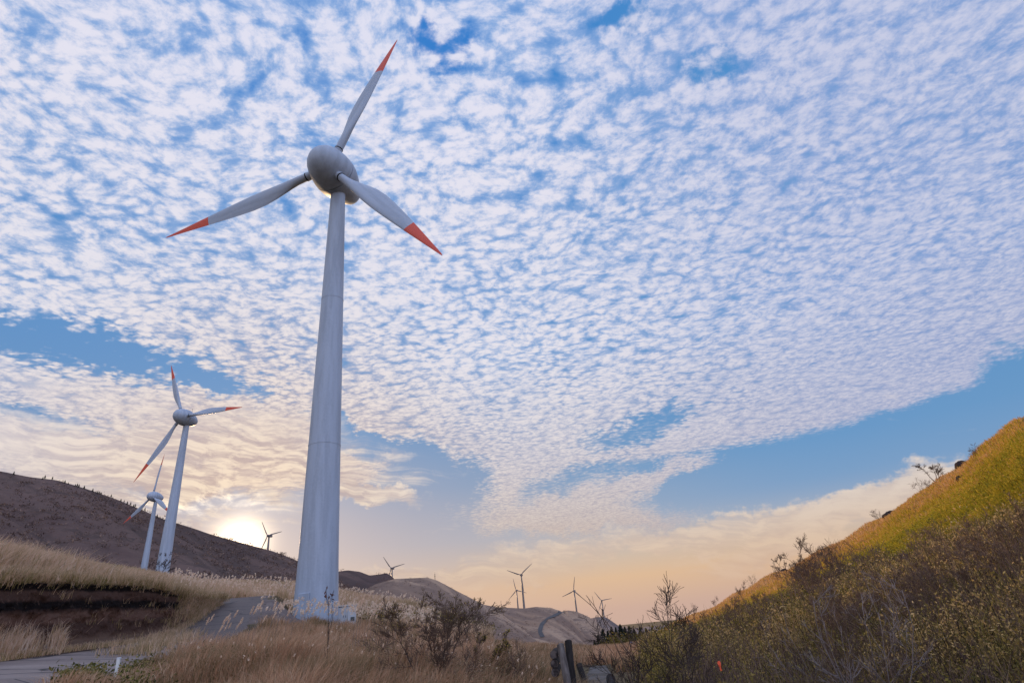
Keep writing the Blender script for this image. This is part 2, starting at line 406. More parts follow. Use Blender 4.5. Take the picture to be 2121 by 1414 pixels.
# road centre line (also used for keeping plants off it)
def chain(pts, n):
    P = np.array([at(*p) for p in pts]); d = np.concatenate([[0], np.cumsum(np.linalg.norm(np.diff(P, axis=0), axis=1))])
    s = np.linspace(0, d[-1], n); 
    out = np.stack([np.interp(s, d, P[:, k]) for k in range(3)], 1)
    for _ in range(6): out[1:-1] = (out[:-2] + 2 * out[1:-1] + out[2:]) / 4
    return out
ROAD = chain([(-480, 1428, 11.2), (-330, 1432, 12.0), (-100, 1408, 14.4), (60, 1388, 16.6), (200, 1366, 20), (300, 1345, 24.5), (370, 1322, 30.5), (430, 1288, 38), (478, 1250, 47.5), (505, 1238, 57)], 90)
ROAD_W = 5.0
def road_dist(x, y):
    x = np.asarray(x, float); sh = x.shape; q = np.stack([x.ravel(), np.asarray(y, float).ravel()], 1); o = np.full(len(q), 1e9)
    for p in ROAD: o = np.minimum(o, np.hypot(q[:, 0] - p[0], q[:, 1] - p[1]))
    return o.reshape(sh)
def road_frame(x, y):
    x = np.asarray(x, float); sh = x.shape; q = np.stack([x.ravel(), np.asarray(y, float).ravel()], 1); o = np.full(len(q), 1e9); ix = np.zeros(len(q), int)
    for i, p in enumerate(ROAD):
        d = np.hypot(q[:, 0] - p[0], q[:, 1] - p[1]); m = d < o; o[m] = d[m]; ix[m] = i
    T = np.gradient(ROAD[:, :2], axis=0); T /= np.linalg.norm(T, axis=1)[:, None]
    lat = (q[:, 1] - ROAD[ix, 1]) * T[ix, 0] - (q[:, 0] - ROAD[ix, 0]) * T[ix, 1]      # positive towards the bank
    tilt = np.interp(ix, [0, 45, 70, 89], [.085, .085, .02, 0])
    return o.reshape(sh), (ROAD[ix, 2] + tilt * np.clip(lat, -3.2, 3.2)).reshape(sh)
TRACK = np.array([[*at(1218, 1300, r)[:2], 0] for r in np.linspace(17, 29, 12)])
def track_dist(x, y):
    o = 1e9
    for p in TRACK: o = np.minimum(o, np.hypot(x - p[0], y - p[1]))
    return o
APRON = np.array([at(*p)[:2] for p in ((455, 1246, 47), (500, 1240, 52), (560, 1258, 50), (610, 1275, 48), (640, 1290, 46), (600, 1300, 38), (500, 1305, 35), (400, 1318, 32))])
def in_poly(x, y, P):
    c = np.zeros(np.shape(x), bool); n = len(P)
    for i in range(n):
        x1, y1 = P[i]; x2, y2 = P[(i + 1) % n]
        c ^= ((y1 > y) != (y2 > y)) & (x < (x2 - x1) * (y - y1) / (y2 - y1 + 1e-12) + x1)
    return c
def gz(x, y):
    x = np.asarray(x, float); y = np.asarray(y, float); r = np.hypot(x, y)
    rc = np.minimum(r, 320.); k = rc / np.maximum(r, 1e-6)
    z = rbf(x * k, y * k)
    far = -34 * sstep(240, 800, r) - 60 * sstep(700, 1700, r) - 260 * sstep(2000, 9000, r) - 680 * sstep(8000, 36000, r)
    z = z * (1 - sstep(320, 1200, r)) + far
    flat = sstep(2.2, 5.0, road_dist(x, y)) * sstep(1.2, 3, track_dist(x, y))
    amp = np.clip(.012 * r, .05, 1.1) * (1 - .9 * sstep(400, 1500, r))
    z = z + flat * amp * fbm(x / (1.2 + .03 * r.clip(0, 200)), y / (1.2 + .03 * r.clip(0, 200)), 3, 4) * 1.0 * sstep(1.5, 6, r)
    dr, zr = road_frame(x, y); w = 1 - sstep(2.5, 4.6, dr)
    z = z * (1 - w) + zr * w
    return z

# ---- materials of the land
def m_ground(t, b):
    p = pos(t)
    n1 = t.noise(p, .25, 5, .6); n2 = t.noise(p, 2.5, 5, .65); n3 = t.noise(p, 14, 4, .6)
    c = t.ramp(n1, [(.35, (.060, .042, .026)), (.52, (.115, .080, .046)), (.68, (.160, .118, .066))])
    c = t.mix(t.ss(n2, .45, .7), c, (.050, .048, .022))
    c = t.mix(t.mul(t.ss(n3, .5, .75), .5), c, (.20, .15, .10))
    t.put(b.inputs['Base Color'], c); bump(t, b, t.add(n2, t.mul(n3, .4)), .6, .15)
MG = material('ground', m_ground, .95, .1)
def m_hill(dark, light, veg_shade):
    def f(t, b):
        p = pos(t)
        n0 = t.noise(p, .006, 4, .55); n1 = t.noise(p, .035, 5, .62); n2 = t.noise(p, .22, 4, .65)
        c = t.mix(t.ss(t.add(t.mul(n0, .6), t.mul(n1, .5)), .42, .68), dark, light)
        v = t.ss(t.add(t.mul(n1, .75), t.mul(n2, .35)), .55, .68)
        c = t.mix(t.mul(v, .8), c, veg_shade)
        c = t.mix(t.mul(t.attr('gully'), .72), c, veg_shade)  # gully shading painted in, using the darker scrub colour
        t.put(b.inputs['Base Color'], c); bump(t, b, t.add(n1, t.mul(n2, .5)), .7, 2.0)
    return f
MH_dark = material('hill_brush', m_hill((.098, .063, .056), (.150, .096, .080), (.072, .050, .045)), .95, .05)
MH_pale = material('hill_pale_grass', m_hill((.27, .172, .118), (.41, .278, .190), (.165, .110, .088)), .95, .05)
MH_far = material('hill_far', m_hill((.20, .138, .115), (.29, .205, .165), (.13, .10, .095)), .95, .05)

# ---- ONE ground sheet to the horizon
azs = np.radians(np.concatenate([np.arange(-180, -56, 3.0), np.arange(-56, 56, .22), np.arange(56, 180, 3.0)]))
rs = np.concatenate([np.geomspace(.6, 300, 400), np.geomspace(310, 45000, 90)])
AZ, RR = np.meshgrid(azs, rs, indexing='xy')
GX, GY = RR * np.sin(AZ), RR * np.cos(AZ)
GZ = gz(GX, GY)
F = gridfaces(len(rs), len(azs), True)
Vg = np.concatenate([np.stack([GX, GY, GZ], -1).reshape(-1, 3), [[0, 0, float(GZ[0].mean())]]])
c_ = len(Vg) - 1; F3 = np.stack([np.full(len(azs), c_), np.roll(np.arange(len(azs)), -1), np.arange(len(azs))], 1)
ground = link('ground', mesh_np('ground', Vg, F[:, ::-1], F3[:, ::-1], True), MG)
tag(ground, 'brown grassy land of the valley running to the horizon', 'ground', kind='structure')

# ---- hills: a ridge line sighted at its own range, a gullied front slope, a falling back slope
def hill(name, ridge, R, front, back, zf, zb, mat, label, gul=1.0, seed=1, az_step=.12, pw=1.1, nf=70):
    pr = np.array([azel(u, v) for u, v in ridge]); o = np.argsort(pr[:, 0]); pr = pr[o]
    Rr = np.array(R if hasattr(R, '__len__') else [R] * len(ridge), float)[o]
    az = np.arange(pr[0, 0], pr[-1, 0], math.radians(az_step))
    tl = np.interp(az, pr[:, 0], np.tan(pr[:, 1])); Rz = np.interp(az, pr[:, 0], Rr)
    k = np.array([1, 2, 3, 2, 1]) / 9.
    for _ in range(2):
        tl = np.convolve(np.pad(tl, 2, 'edge'), k, 'valid')
    zr = tl * Rz
    s = np.concatenate([np.linspace(0, 1, nf), 1 + np.linspace(0, 1, 26)[1:]])
    S, A = np.meshgrid(s, az, indexing='ij')
    rr = np.where(S <= 1, front + (Rz[None] - front) * S, Rz[None] + (back - Rz[None]) * (S - 1))
    zz = np.where(S <= 1, zf + (zr[None] - zf) * S ** pw, zr[None] + (zb - zr[None]) * sstep(0, 1.0, S - 1))
    wob = np.sin(math.pi * np.clip(S, 0, 1)) * (S <= 1)
    arc = A * Rz.mean()
    g = fbm(arc / 90. + 1.5 * S, S * 1.3, seed, 4) * 26 * gul * wob + fbm(arc / 22., S * 9, seed + 5, 4) * 5 * gul * (wob * .8 + .10)
    skew = fbm((arc + S * 230) / 42., S * .7, seed + 9, 3); fine_ = fbm((arc + S * 150) / 13., S * 3, seed + 12, 4)
    g = g + skew * 20 * gul * wob * sstep(0, .5, S)
    gully_shade = sstep(-.02, -.17, skew + .45 * fine_)  # mask for hollows painted darker, strengthening their weak shading
    zz = zz + g
    X, Y = rr * np.sin(A), rr * np.cos(A)
    me = mesh_np(name, np.stack([X, Y, zz], -1), gridfaces(len(s), len(az))[:, ::-1], None, True, {'gully': gully_shade})
    ob = link(name, me, mat); tag(ob, label, 'hill', kind='structure')
    return dict(az=az, Rz=Rz, zr=zr, s=s, X=X, Y=Y, Z=zz, ob=ob)
L_RIDGE = [(-420, 905), (-250, 940), (-120, 962), (0, 975), (60, 987), (120, 994), (180, 1012), (240, 1033), (300, 1058), (340, 1075), (400, 1093), (440, 1107), (480, 1118), (520, 1129), (560, 1139), (600, 1154), (650, 1176), (700, 1206), (760, 1240), (830, 1285)]
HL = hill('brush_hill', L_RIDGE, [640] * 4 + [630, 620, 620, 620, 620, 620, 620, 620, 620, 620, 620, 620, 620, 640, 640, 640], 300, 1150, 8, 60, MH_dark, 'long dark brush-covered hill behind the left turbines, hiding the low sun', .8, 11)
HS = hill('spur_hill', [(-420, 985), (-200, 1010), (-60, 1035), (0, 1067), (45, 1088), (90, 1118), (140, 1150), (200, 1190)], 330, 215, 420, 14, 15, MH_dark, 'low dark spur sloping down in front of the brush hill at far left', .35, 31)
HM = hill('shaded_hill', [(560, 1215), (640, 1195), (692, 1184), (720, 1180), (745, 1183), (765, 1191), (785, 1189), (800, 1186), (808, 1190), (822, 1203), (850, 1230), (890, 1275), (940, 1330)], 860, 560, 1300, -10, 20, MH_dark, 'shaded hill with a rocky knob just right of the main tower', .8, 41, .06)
HP = hill('pale_grass_hill', [(740, 1230), (780, 1208), (818, 1198), (850, 1197), (885, 1195), (905, 1201), (950, 1225), (1000, 1250), (1040, 1272), (1080, 1300), (1130, 1338), (1180, 1380)], 640, 330, 950, -22, -10, MH_pale, 'pale grassy hill sloping down to the right behind the round bush', .55, 51, .06)
HT = hill('turbine_ridge_hill', [(900, 1300), (960, 1262), (1000, 1251), (1030, 1257), (1085, 1259), (1110, 1256), (1140, 1258), (1160, 1264), (1185, 1281), (1220, 1318), (1260, 1360)], 775, 480, 1080, -34, -20, MH_pale, 'middle grassy ridge under the tallest far turbine', .5, 61, .05)
HR = hill('road_ridge_hill', [(1060, 1325), (1110, 1290), (1150, 1271), (1175, 1263), (1195, 1266), (1220, 1277), (1245, 1298), (1280, 1330), (1310, 1360)], 890, 560, 1200, -42, -30, MH_pale, 'rounded grassy ridge right of the hill road', .5, 71, .05)
HF = hill('end_ridge_hill', [(1130, 1330), (1180, 1300), (1210, 1283), (1235, 1277), (1255, 1277), (1275, 1291), (1300, 1310), (1340, 1334), (1400, 1372)], 1060, 700, 1400, -50, -40, MH_far, 'last low grassy ridge where the far hills end at the right', .4, 81, .05)
# ================================================================ MATERIALS OF BUILT THINGS
def m_paint(col, wear=.06, rough=.42):
    def f(t, b):
        p = ocoord(t)
        n = t.noise(t.vm('MULTIPLY', p, (1.2, 1.2, .12)), 1.4, 5, .6); n2 = t.noise(p, 6, 4, .6)
        c = t.mix(t.mul(t.ss(t.add(n, t.mul(n2, .25)), .5, .8), wear * 6), col, tuple(q * .72 for q in col))
        t.put(b.inputs['Base Color'], c); t.put(b.inputs['Roughness'], t.add(rough, t.mul(n2, .12)))
    return f
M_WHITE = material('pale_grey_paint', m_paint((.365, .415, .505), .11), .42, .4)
M_RED = material('orange_red_paint', m_paint((.62, .075, .035), .05), .45, .4)
M_BLACK = material('black_rubber', lambda t, b: t.put(b.inputs['Base Color'], (.018, .018, .02)), .6, .3)
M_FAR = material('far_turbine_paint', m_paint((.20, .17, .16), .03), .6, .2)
M_BOX = material('kiosk_paint', m_paint((.56, .57, .60), .08), .5, .3)
M_VENT = material('dark_fittings_grey', lambda t, b: t.put(b.inputs['Base Color'], (.10, .11, .11)), .6, .2)  # even dark grey for vents, handles and gutter
def _wood(t, b):
    p = t.vm('MULTIPLY', ocoord(t), (9, 9, 1.0)); n = t.noise(p, 3, 6, .65); n2 = t.noise(ocoord(t), 2, 3)
    t.put(b.inputs['Base Color'], t.ramp(t.add(t.mul(n, .8), t.mul(n2, .3)), [(.35, (.045, .036, .032)), (.55, (.12, .10, .092)), (.75, (.20, .175, .165))])); bump(t, b, n, .8, .02)
M_WOOD = material('weathered_wood', _wood, .9, .15)
def _wood2(t, b):
    p = ocoord(t); n = t.noise(t.vm('MULTIPLY', p, (7, 7, 1)), 3, 5, .6)
    t.put(b.inputs['Base Color'], t.ramp(n, [(.3, (.012, .010, .010)), (.7, (.05, .042, .040))])); bump(t, b, n, .8, .02)
M_WOODD = material('dark_old_wood', _wood2, .9, .1)
M_LOGEND = material('log_end_grain', lambda t, b: t.put(b.inputs['Base Color'], t.mix(t.ss(t.noise(ocoord(t), 14, 4), .4, .6), (.035, .028, .027), (.13, .105, .098))), .9, .1)

# ================================================================ EGG-SHAPED TURBINE (local +Y = down-wind, front = -Y)
HUB_Z = 43.0; OVER = 1.9; TILT = math.radians(5)
AX = np.array([0, math.cos(TILT), -math.sin(TILT)])         # rotor axis pointing to the rear
def ax_frame(origin):
    e1 = np.array([1., 0, 0]); e2 = np.cross(AX, e1)
    def f(r):                                               # lathe ring (x, y, h): h runs from the front to the rear
        return origin + r[:, :1] * e1 + r[:, 1:2] * e2 + r[:, 2:3] * AX
    return f
def blade_rings(R, stations, y0=0.0, n=18):
    out = []
    a = np.linspace(0, 2 * math.pi, n, endpoint=False)
    for (r, c, th, tw, rnd) in stations:                    # rnd 1 = round root, 0 = aerofoil
        cx = .5 * np.cos(a); 
        foil_x = -(.5 - .5 * np.cos(a)) + .30               # leading edge +.30, trailing -.70
        c = c * (1 - .07 * (1 - rnd)); xx = (foil_x * (1 - rnd) + cx * rnd) * c
        s = .5 - .5 * np.cos(a)                              # 0 at LE .. 1 at TE
        tk = (1.48 * np.sqrt(np.clip(s, 0, 1)) - .63 * s - 1.76 * s ** 2 + 1.42 * s ** 3 - .51 * s ** 4) * th
        yy = (np.sign(np.sin(a)) * tk * (1 - rnd) + .5 * np.sin(a) * rnd) * c
        w = math.radians(tw); X = xx * math.cos(w) + yy * math.sin(w); Y = -xx * math.sin(w) + yy * math.cos(w)
        out.append(np.stack([X, Y + y0, np.full(n, r)], 1))
    return out
ST = [(2.62, .80, .5, 14, 1.), (3.1, .82, .5, 14, 1.), (3.7, .86, .5, 14, .9), (4.5, 1.10, .40, 14, .55), (5.4, 1.45, .30, 13, .22), (6.4, 1.80, .25, 12, .06), (7.6, 2.08, .21, 11, 0), (9.0, 2.16, .19, 9.5, 0), (10.6, 2.00, .18, 8, 0), (12.2, 1.74, .17, 7, 0), (13.6, 1.48, .165, 6, 0), (14.55, 1.29, .16, 5.4, 0)]
ST2 = [(14.55, 1.29, .16, 5.4, 0), (15.6, 1.08, .155, 5, 0), (16.8, .82, .15, 4.4, 0), (18.0, .56, .15, 4, 0), (19.1, .33, .15, 3.6, 0), (19.75, .18, .15, 3.5, 0), (20.0, .06, .15, 3.5, 0)]
def make_turbine():
    root = empty('wind_turbine')
    m = MB(); prof = []
    for k in range(0, 41):
        z = -1.0 + k * (42.3 / 40); f = max(0, z) / 41.3
        prof.append((1.60 - .88 * f + .10 * max(0, 1 - f * 6) ** 2, z))
    m.lathe(prof, 56)
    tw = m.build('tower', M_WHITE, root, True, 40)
    for zf in (.335, .68):
        q = MB(); r = 1.60 - .88 * zf + .018
        q.lathe([(r - .03, zf * 41.3 - .07), (r, zf * 41.3 - .06), (r, zf * 41.3 + .06), (r - .03, zf * 41.3 + .07)], 56, None, False)
        q.build('flange_ring', M_WHITE, tw, True, 30)
    q = MB(); q.box((0, -1.60, 1.3), (.95, .16, 2.1), 0, .03); q.build('door', M_WHITE, tw, False)
    hub = np.array([0, -OVER, HUB_Z])
    fr = ax_frame(hub)
    # rotating spinner: blunt egg nose; fixed nacelle behind the seam: swelling, then a tapering tail
    sp = MB(); sp.lathe([(a_ * .94, b_ * .95) for a_, b_ in [(.02, -2.55), (.55, -2.48), (1.05, -2.25), (1.50, -1.86), (1.86, -1.32), (2.12, -.66), (2.27, 0.0), (2.36, .62), (2.38, .95), (2.30, 1.0)]], 56, fr)
    spo = sp.build('spinner', M_WHITE, root, True, 50)
    na = MB(); na.lathe([(a_ * .94, b_ * .95) for a_, b_ in [(2.28, 1.04), (2.38, 1.08), (2.38, 1.35), (2.30, 1.95), (2.12, 2.6), (1.86, 3.3), (1.55, 4.0), (1.22, 4.6), (.86, 5.05), (.45, 5.3), (.05, 5.38)]], 56, fr)
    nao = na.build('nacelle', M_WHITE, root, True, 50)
    q = MB(); q.lathe([(.80, 40.9), (.98, 41.0), (1.02, 41.45), (1.25, 41.9)], 40); q.build('yaw_collar', M_WHITE, nao, True, 40)
    q = MB(); q.lathe([(.76, 41.05), (.80, 41.06), (.80, 41.16), (.76, 41.17)], 40, lambda r: r, False); q.build('seal_ring', M_BLACK, tw, True, 40)
    q = MB(); q.tube([(0, 1.2, 45.0), (0, 1.2, 46.1)], .03, 6); q.tube([(-.25, 1.2, 46.0), (.25, 1.2, 46.0)], .025, 6); q.build('wind_vane', M_BLACK, nao)
    for k in range(3):
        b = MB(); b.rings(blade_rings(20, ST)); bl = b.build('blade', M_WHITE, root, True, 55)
        t_ = MB(); t_.rings([r * np.array([1, 1, 1]) for r in blade_rings(20, ST2)]); t_.build('blade_tip', M_RED, bl, True, 55)
        c = MB(); c.lathe([(.43, 2.0), (.45, 2.5)], 28); c.build('root_stub', M_WHITE, bl, True, 40)
        c = MB(); c.lathe([(.40, 2.49), (.455, 2.50), (.455, 2.63), (.40, 2.64)], 28); c.build('root_collar', M_BLACK, bl, True, 40)
    return root
def set_rotor(root, ph, hubz=HUB_Z, over=OVER):
    e1 = np.array([1., 0, 0]); w = np.cross(e1, AX); k = 0
    for o in bpy.data.objects:
        if o.parent == root and o.name.split('.')[0] == 'blade':
            a = ph + k * 2 * math.pi / 3; rad = math.cos(a) * w + math.sin(a) * e1; tan = -math.sin(a) * w + math.cos(a) * e1
            o.matrix_basis = Matrix.Translation((0, -over, hubz)) @ Matrix((tan, AX, rad)).transposed().to_4x4(); k += 1
T1 = make_turbine(); YAW = math.radians(14.4)
def place_turbine(o, hub, yaw_deg, ph_deg, scale=1.0, hubz=HUB_Z, over=OVER):
    yw = math.radians(yaw_deg); rear = np.array([math.sin(yw), math.cos(yw)])
    b = np.array([hub[0] + rear[0] * over * scale, hub[1] + rear[1] * over * scale, hub[2] - hubz * scale])
    o.location = b; o.rotation_euler = (0, 0, -yw); o.scale = (scale,) * 3
    set_rotor(o, math.radians(ph_deg), hubz, over)
    return b
T2 = copy_tree(T1); T3 = copy_tree(T1)
b1 = place_turbine(T1, (-17.15, 44.95, 43.75), 14.2, 20.7)
place_turbine(T2, (-92.0, 146.1, 57.9), 15, 333.5)
place_turbine(T3, (-169.8, 257.8, 64.8), 26, 1.8)
tag(T1, 'huge pale grey wind turbine with red blade tips in the middle of the valley', 'wind turbine', 'egg-nosed wind turbines with red blade tips')
tag(T2, 'middle-sized turbine with red blade tips on the grassy rise behind a small bare bush', 'wind turbine', 'egg-nosed wind turbines with red blade tips')
tag(T3, 'smaller red-tipped turbine half hidden behind the leaning-looking second tower', 'wind turbine', 'egg-nosed wind turbines with red blade tips')
T3['label'] = 'smaller red-tipped turbine partly hidden behind the second turbine tower, dark hill behind'

# ================================================================ FAR TURBINES (box nacelle, thin blades)
def make_far():
    root = empty('far_wind_turbine')
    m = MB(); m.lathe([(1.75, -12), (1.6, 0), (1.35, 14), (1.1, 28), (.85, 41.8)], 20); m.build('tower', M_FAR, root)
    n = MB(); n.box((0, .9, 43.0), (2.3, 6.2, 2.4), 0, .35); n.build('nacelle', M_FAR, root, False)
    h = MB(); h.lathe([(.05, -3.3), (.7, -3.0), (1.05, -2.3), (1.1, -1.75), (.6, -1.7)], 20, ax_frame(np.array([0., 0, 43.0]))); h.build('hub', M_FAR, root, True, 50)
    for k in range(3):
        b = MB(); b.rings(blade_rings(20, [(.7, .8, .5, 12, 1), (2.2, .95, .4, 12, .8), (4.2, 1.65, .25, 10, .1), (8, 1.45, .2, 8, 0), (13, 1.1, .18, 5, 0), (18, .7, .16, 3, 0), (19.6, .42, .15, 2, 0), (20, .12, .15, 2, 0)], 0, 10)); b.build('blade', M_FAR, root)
    return root
FT = make_far()
FARS = [((554, 1109), 888, 22, 325.4, 1.3, 'silhouetted turbine on the dark hill crest just right of the setting sun'),
        ((810, 1176.3), 990, 19, 321.1, 1.25, 'far turbine rising behind the rocky knob right of the main tower'),
        ((1078.5, 1190), 794, 14, 52.9, 1.0, 'tallest of the far ridge turbines, two blades raised in a wide V'),
        ((1069, 1222), 1084, 18, 347.7, 1.0, 'small far turbine close beside and overlapped by the tallest ridge turbine'),
        ((1188, 1223), 929, 22, 11.7, 1.0, 'far ridge turbine with one blade straight up, right of the hill road'),
        ((1245.9, 1243), 1177, 15, 325, 1.0, 'smallest far turbine, on the last low ridge behind crossing bare twigs')]
fo = [FT] + [copy_tree(FT) for _ in FARS[1:]]
for o, (px, r, yw, ph, s_, lb) in zip(fo, FARS):
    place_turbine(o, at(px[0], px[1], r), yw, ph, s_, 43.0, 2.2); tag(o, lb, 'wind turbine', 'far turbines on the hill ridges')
# slim radio mast on the pale hill
ms = MB(); q = at(901, 1203, 652); 
for dx in (-.5, .5): ms.tube([(dx, 0, -3), (dx * .5, 0, 7.2)], .11, 5)
for k in range(6): ms.tube([(-.5 + .04 * k, 0, k * 1.15), (.46 - .04 * k, 0, k * 1.15 + 1.0)], .05, 4)
ms.tube([(-.9, 0, 4.6), (.9, 0, 4.6)], .08, 5); ms.tube([(0, 0, 7), (0, 0, 9)], .06, 5)
mo = ms.build('radio_mast', M_WOODD); mo.location = q; tag(mo, 'thin dark mast on the crest of the pale grassy hill', 'mast')

# ================================================================ ROAD, GRAVEL, TRACK
def _road(t, b):
    p = pos(t); n = t.noise(p, .5, 5, .6); n2 = t.noise(p, 9, 4, .7); n3 = t.noise(p, 60, 2, .6)
    c = t.ramp(t.add(t.mul(n, .7), t.mul(n2, .3)), [(.35, (.175, .130, .112)), (.55, (.265, .205, .180)), (.7, (.35, .28, .245))])
    w = t.vm('ADD', p, t.vm('SCALE', t.noise(p, 1.4, 3, out=1), scale=.7))
    up_ = t.ss(t.add(t.sep(p)[1], t.mul(t.sub(n, .5), 6)), 21, 29); c = t.mix(up_, c, t.mix(n2, (.085, .066, .060), (.165, .130, .118)))
    cr = t.voro(w, .33, feature='DISTANCE_TO_EDGE')
    c = t.mix(t.ss(cr, .035, .008), c, (.045, .04, .042))
    c = t.mix(t.mul(t.ss(n2, .58, .75), .5), c, (.12, .09, .07))
    t.put(b.inputs['Base Color'], c); bump(t, b, t.add(n2, n3), .35, .02)
M_ROAD = material('worn_pavement', _road, .85, .25)
def _gravel(t, b):
    p = pos(t); n = t.noise(p, .6, 5, .6); n2 = t.noise(p, 12, 5, .7)
    t.put(b.inputs['Base Color'], t.ramp(t.add(t.mul(n, .6), t.mul(n2, .4)), [(.35, (.115, .086, .076)), (.55, (.180, .138, .124)), (.72, (.26, .205, .18))])); bump(t, b, n2, .8, .04)
M_GRAVEL = material('grey_gravel', _gravel, .95, .1)
def ribbon(name, C, width, lift, mat, n=9, wob=.25, seed=0):
    C = np.asarray(C)[:, :2]; T = np.gradient(C, axis=0); T /= np.linalg.norm(T, axis=1)[:, None]; Nn = np.stack([-T[:, 1], T[:, 0]], 1)
    s = np.linspace(-.5, .5, n); L = np.arange(len(C))
    wv = width + wob * (fbm(L / 3., L * 0., seed, 3)[:, None] * 3)
    P = C[:, None] + Nn[:, None] * (s[None, :, None] * wv[..., None])
    Z = gz(P[..., 0], P[..., 1]); Z = np.maximum(Z, Z) + lift
    Z[:, 0] -= lift + .05; Z[:, -1] -= lift + .05
    V = np.concatenate([P, Z[..., None]], -1)
    return link(name, mesh_np(name, V, gridfaces(len(C), n), None, True), mat)
ro = ribbon('road', ROAD, 4.6, .07, M_ROAD, 13, .5, 3); tag(ro, 'worn grey pavement of the mountain road curving uphill past the cut bank', 'road', kind='structure')
cen = APRON.mean(0); k = np.linspace(0, 1, 14)[:, None, None]; ap2 = []
for i in range(len(APRON)):
    for t_ in np.linspace(0, 1, 8, endpoint=False): ap2.append(APRON[i] * (1 - t_) + APRON[(i + 1) % len(APRON)] * t_)
ap2 = np.array(ap2)
for _ in range(5): ap2 = (np.roll(ap2, 1, 0) + 2 * ap2 + np.roll(ap2, -1, 0)) / 4
P = cen + (ap2[None] - cen) * k; Z = gz(P[..., 0], P[..., 1]) + .045; Z[-1] -= .1
gp = link('gravel_pad', mesh_np('gravel_pad', np.concatenate([P, Z[..., None]], -1), gridfaces(14, len(ap2), True)[:, ::-1], None, True), M_GRAVEL)
tag(gp, 'grey gravel pad beside the foot of the main turbine', 'gravel', kind='structure')
tr = ribbon('concrete_track', np.array([at(1228, 1300, r) for r in np.linspace(18, 28.6, 40)]), .95, .05, material('wet_concrete', lambda t, b: (t.put(b.inputs['Base Color'], t.ramp(t.noise(pos(t), 1.7, 5, .65), [(.38, (.05, .040, .033)), (.5, (.10, .088, .082)), (.62, (.13, .115, .108)), (.72, (.05, .038, .030))])), t.put(b.inputs['Roughness'], .7)), .7, .08), 9, .15, 9)
tag(tr, 'pale wet concrete track behind the wooden posts', 'track', kind='structure')
# far hill road, draped on the ridges it crosses
from mathutils.bvhtree import BVHTree
def bvh(ob):
    return BVHTree.FromPolygons([tuple(v.co) for v in ob.data.vertices], [tuple(p.vertices) for p in ob.data.polygons])
_bv = [bvh(h['ob']) for h in (HT, HR, HP, HF)]
def hill_hit(u, v):
    d = Vector(ray(u, v)).normalized(); best = None
    for B in _bv:
        h = B.ray_cast(Vector((0, 0, 0)), d, 5000)
        if h[0] is not None and (best is None or h[3] < best[1]): best = (h[0], h[3])
    return best[0] if best else None
hp = [hill_hit(u, v) for u, v in ((1166, 1266), (1160, 1269), (1152, 1273), (1143, 1277), (1135, 1281), (1128, 1286), (1124, 1291), (1121, 1297), (1119, 1303), (1119, 1309), (1121, 1314), (1124, 1319))]
hp = [h for h in hp if h is not None]
if len(hp) > 3:
    C = np.array([tuple(h) for h in hp]); d = np.arange(len(C)); ss_ = np.linspace(0, len(C) - 1, 60)
    C = np.stack([np.interp(ss_, d, C[:, k]) for k in range(3)], 1); V = []
    for c in C:
        for s in np.linspace(-2.1, 2.1, 5):
            z = max([h[0].z for h in (B.ray_cast(Vector((c[0] + s, c[1], 900)), Vector((0, 0, -1))) for B in _bv) if h[0] is not None], default=c[2])
            V.append((c[0] + s, c[1], z + .5))
    hr_ = link('hill_road', mesh_np('hill_road', V, gridfaces(len(C), 5), None, True), material('blue_grey_road', lambda t, b: t.put(b.inputs['Base Color'], t.mix(t.noise(pos(t), .12, 4), (.060, .058, .062), (.125, .112, .108))), .9, .1))
    tag(hr_, 'dark blue-grey road climbing the far grassy ridges', 'road', kind='structure')

# ================================================================ CUT BANK (bare soil in bands)
def _bank(t, b):
    p = pos(t); h = t.attr('h'); n = t.noise(p, 1.1, 4, .6); n2 = t.noise(p, 6, 5, .65)
    hh = t.add(h, t.mul(t.sub(n, .5), .10), t.mul(t.sub(n2, .5), .06))
    blk = (.012, .009, .009); brn = (.120, .064, .046); mid = (.070, .038, .029)
    c = t.ramp(hh, [(.0, (.16, .105, .075)), (.16, (.125, .075, .053)), (.24, mid), (.38, mid), (.42, brn), (.53, (.13, .072, .052)), (.57, mid), (.61, blk), (.70, blk), (.74, mid), (.84, (.095, .055, .042)), (.88, blk), (1.0, blk)])
    c = t.mix(t.mul(t.ss(n2, .56, .72), .55), c, (.17, .108, .080))
    t.put(b.inputs['Base Color'], c); bump(t, b, t.add(n, n2), .9, .12)
M_BANK = material('banded_soil', _bank, .97, .05)
def lerp_chain(pts, n):
    P = np.array([at(*p) for p in pts]); d = np.arange(len(P)); s = np.linspace(0, len(P) - 1, n)
    o = np.stack([np.interp(s, d, P[:, k]) for k in range(3)], 1)
    for _ in range(5): o[1:-1] = (o[:-2] + 2 * o[1:-1] + o[2:]) / 4
    return o
NB = 700; ROWS = 72
FOOT, TOP = lerp_chain(BANK_FOOT, NB), lerp_chain(BANK_TOP, NB)
tt = np.linspace(0, 1, ROWS)
lean = np.interp(tt, [0, .15, .3, .6, .88, .95, 1], [0, .40, .52, .62, .70, .60, 1.0])   # talus below, steep above, grassy lip overhanging
S = FOOT[None] * (1 - lean[:, None, None]) + TOP[None] * lean[:, None, None]
S[..., 2] = FOOT[None, :, 2] * (1 - tt[:, None]) + TOP[None, :, 2] * tt[:, None]
arc = np.concatenate([[0], np.cumsum(np.linalg.norm(np.diff(FOOT[:, :2], axis=0), axis=1))])
A2, T2g = np.meshgrid(arc, tt * 2.4)
out = np.stack([FOOT[:, 0] - TOP[:, 0], FOOT[:, 1] - TOP[:, 1]], 1); out /= np.linalg.norm(out, axis=1)[:, None] + 1e-6
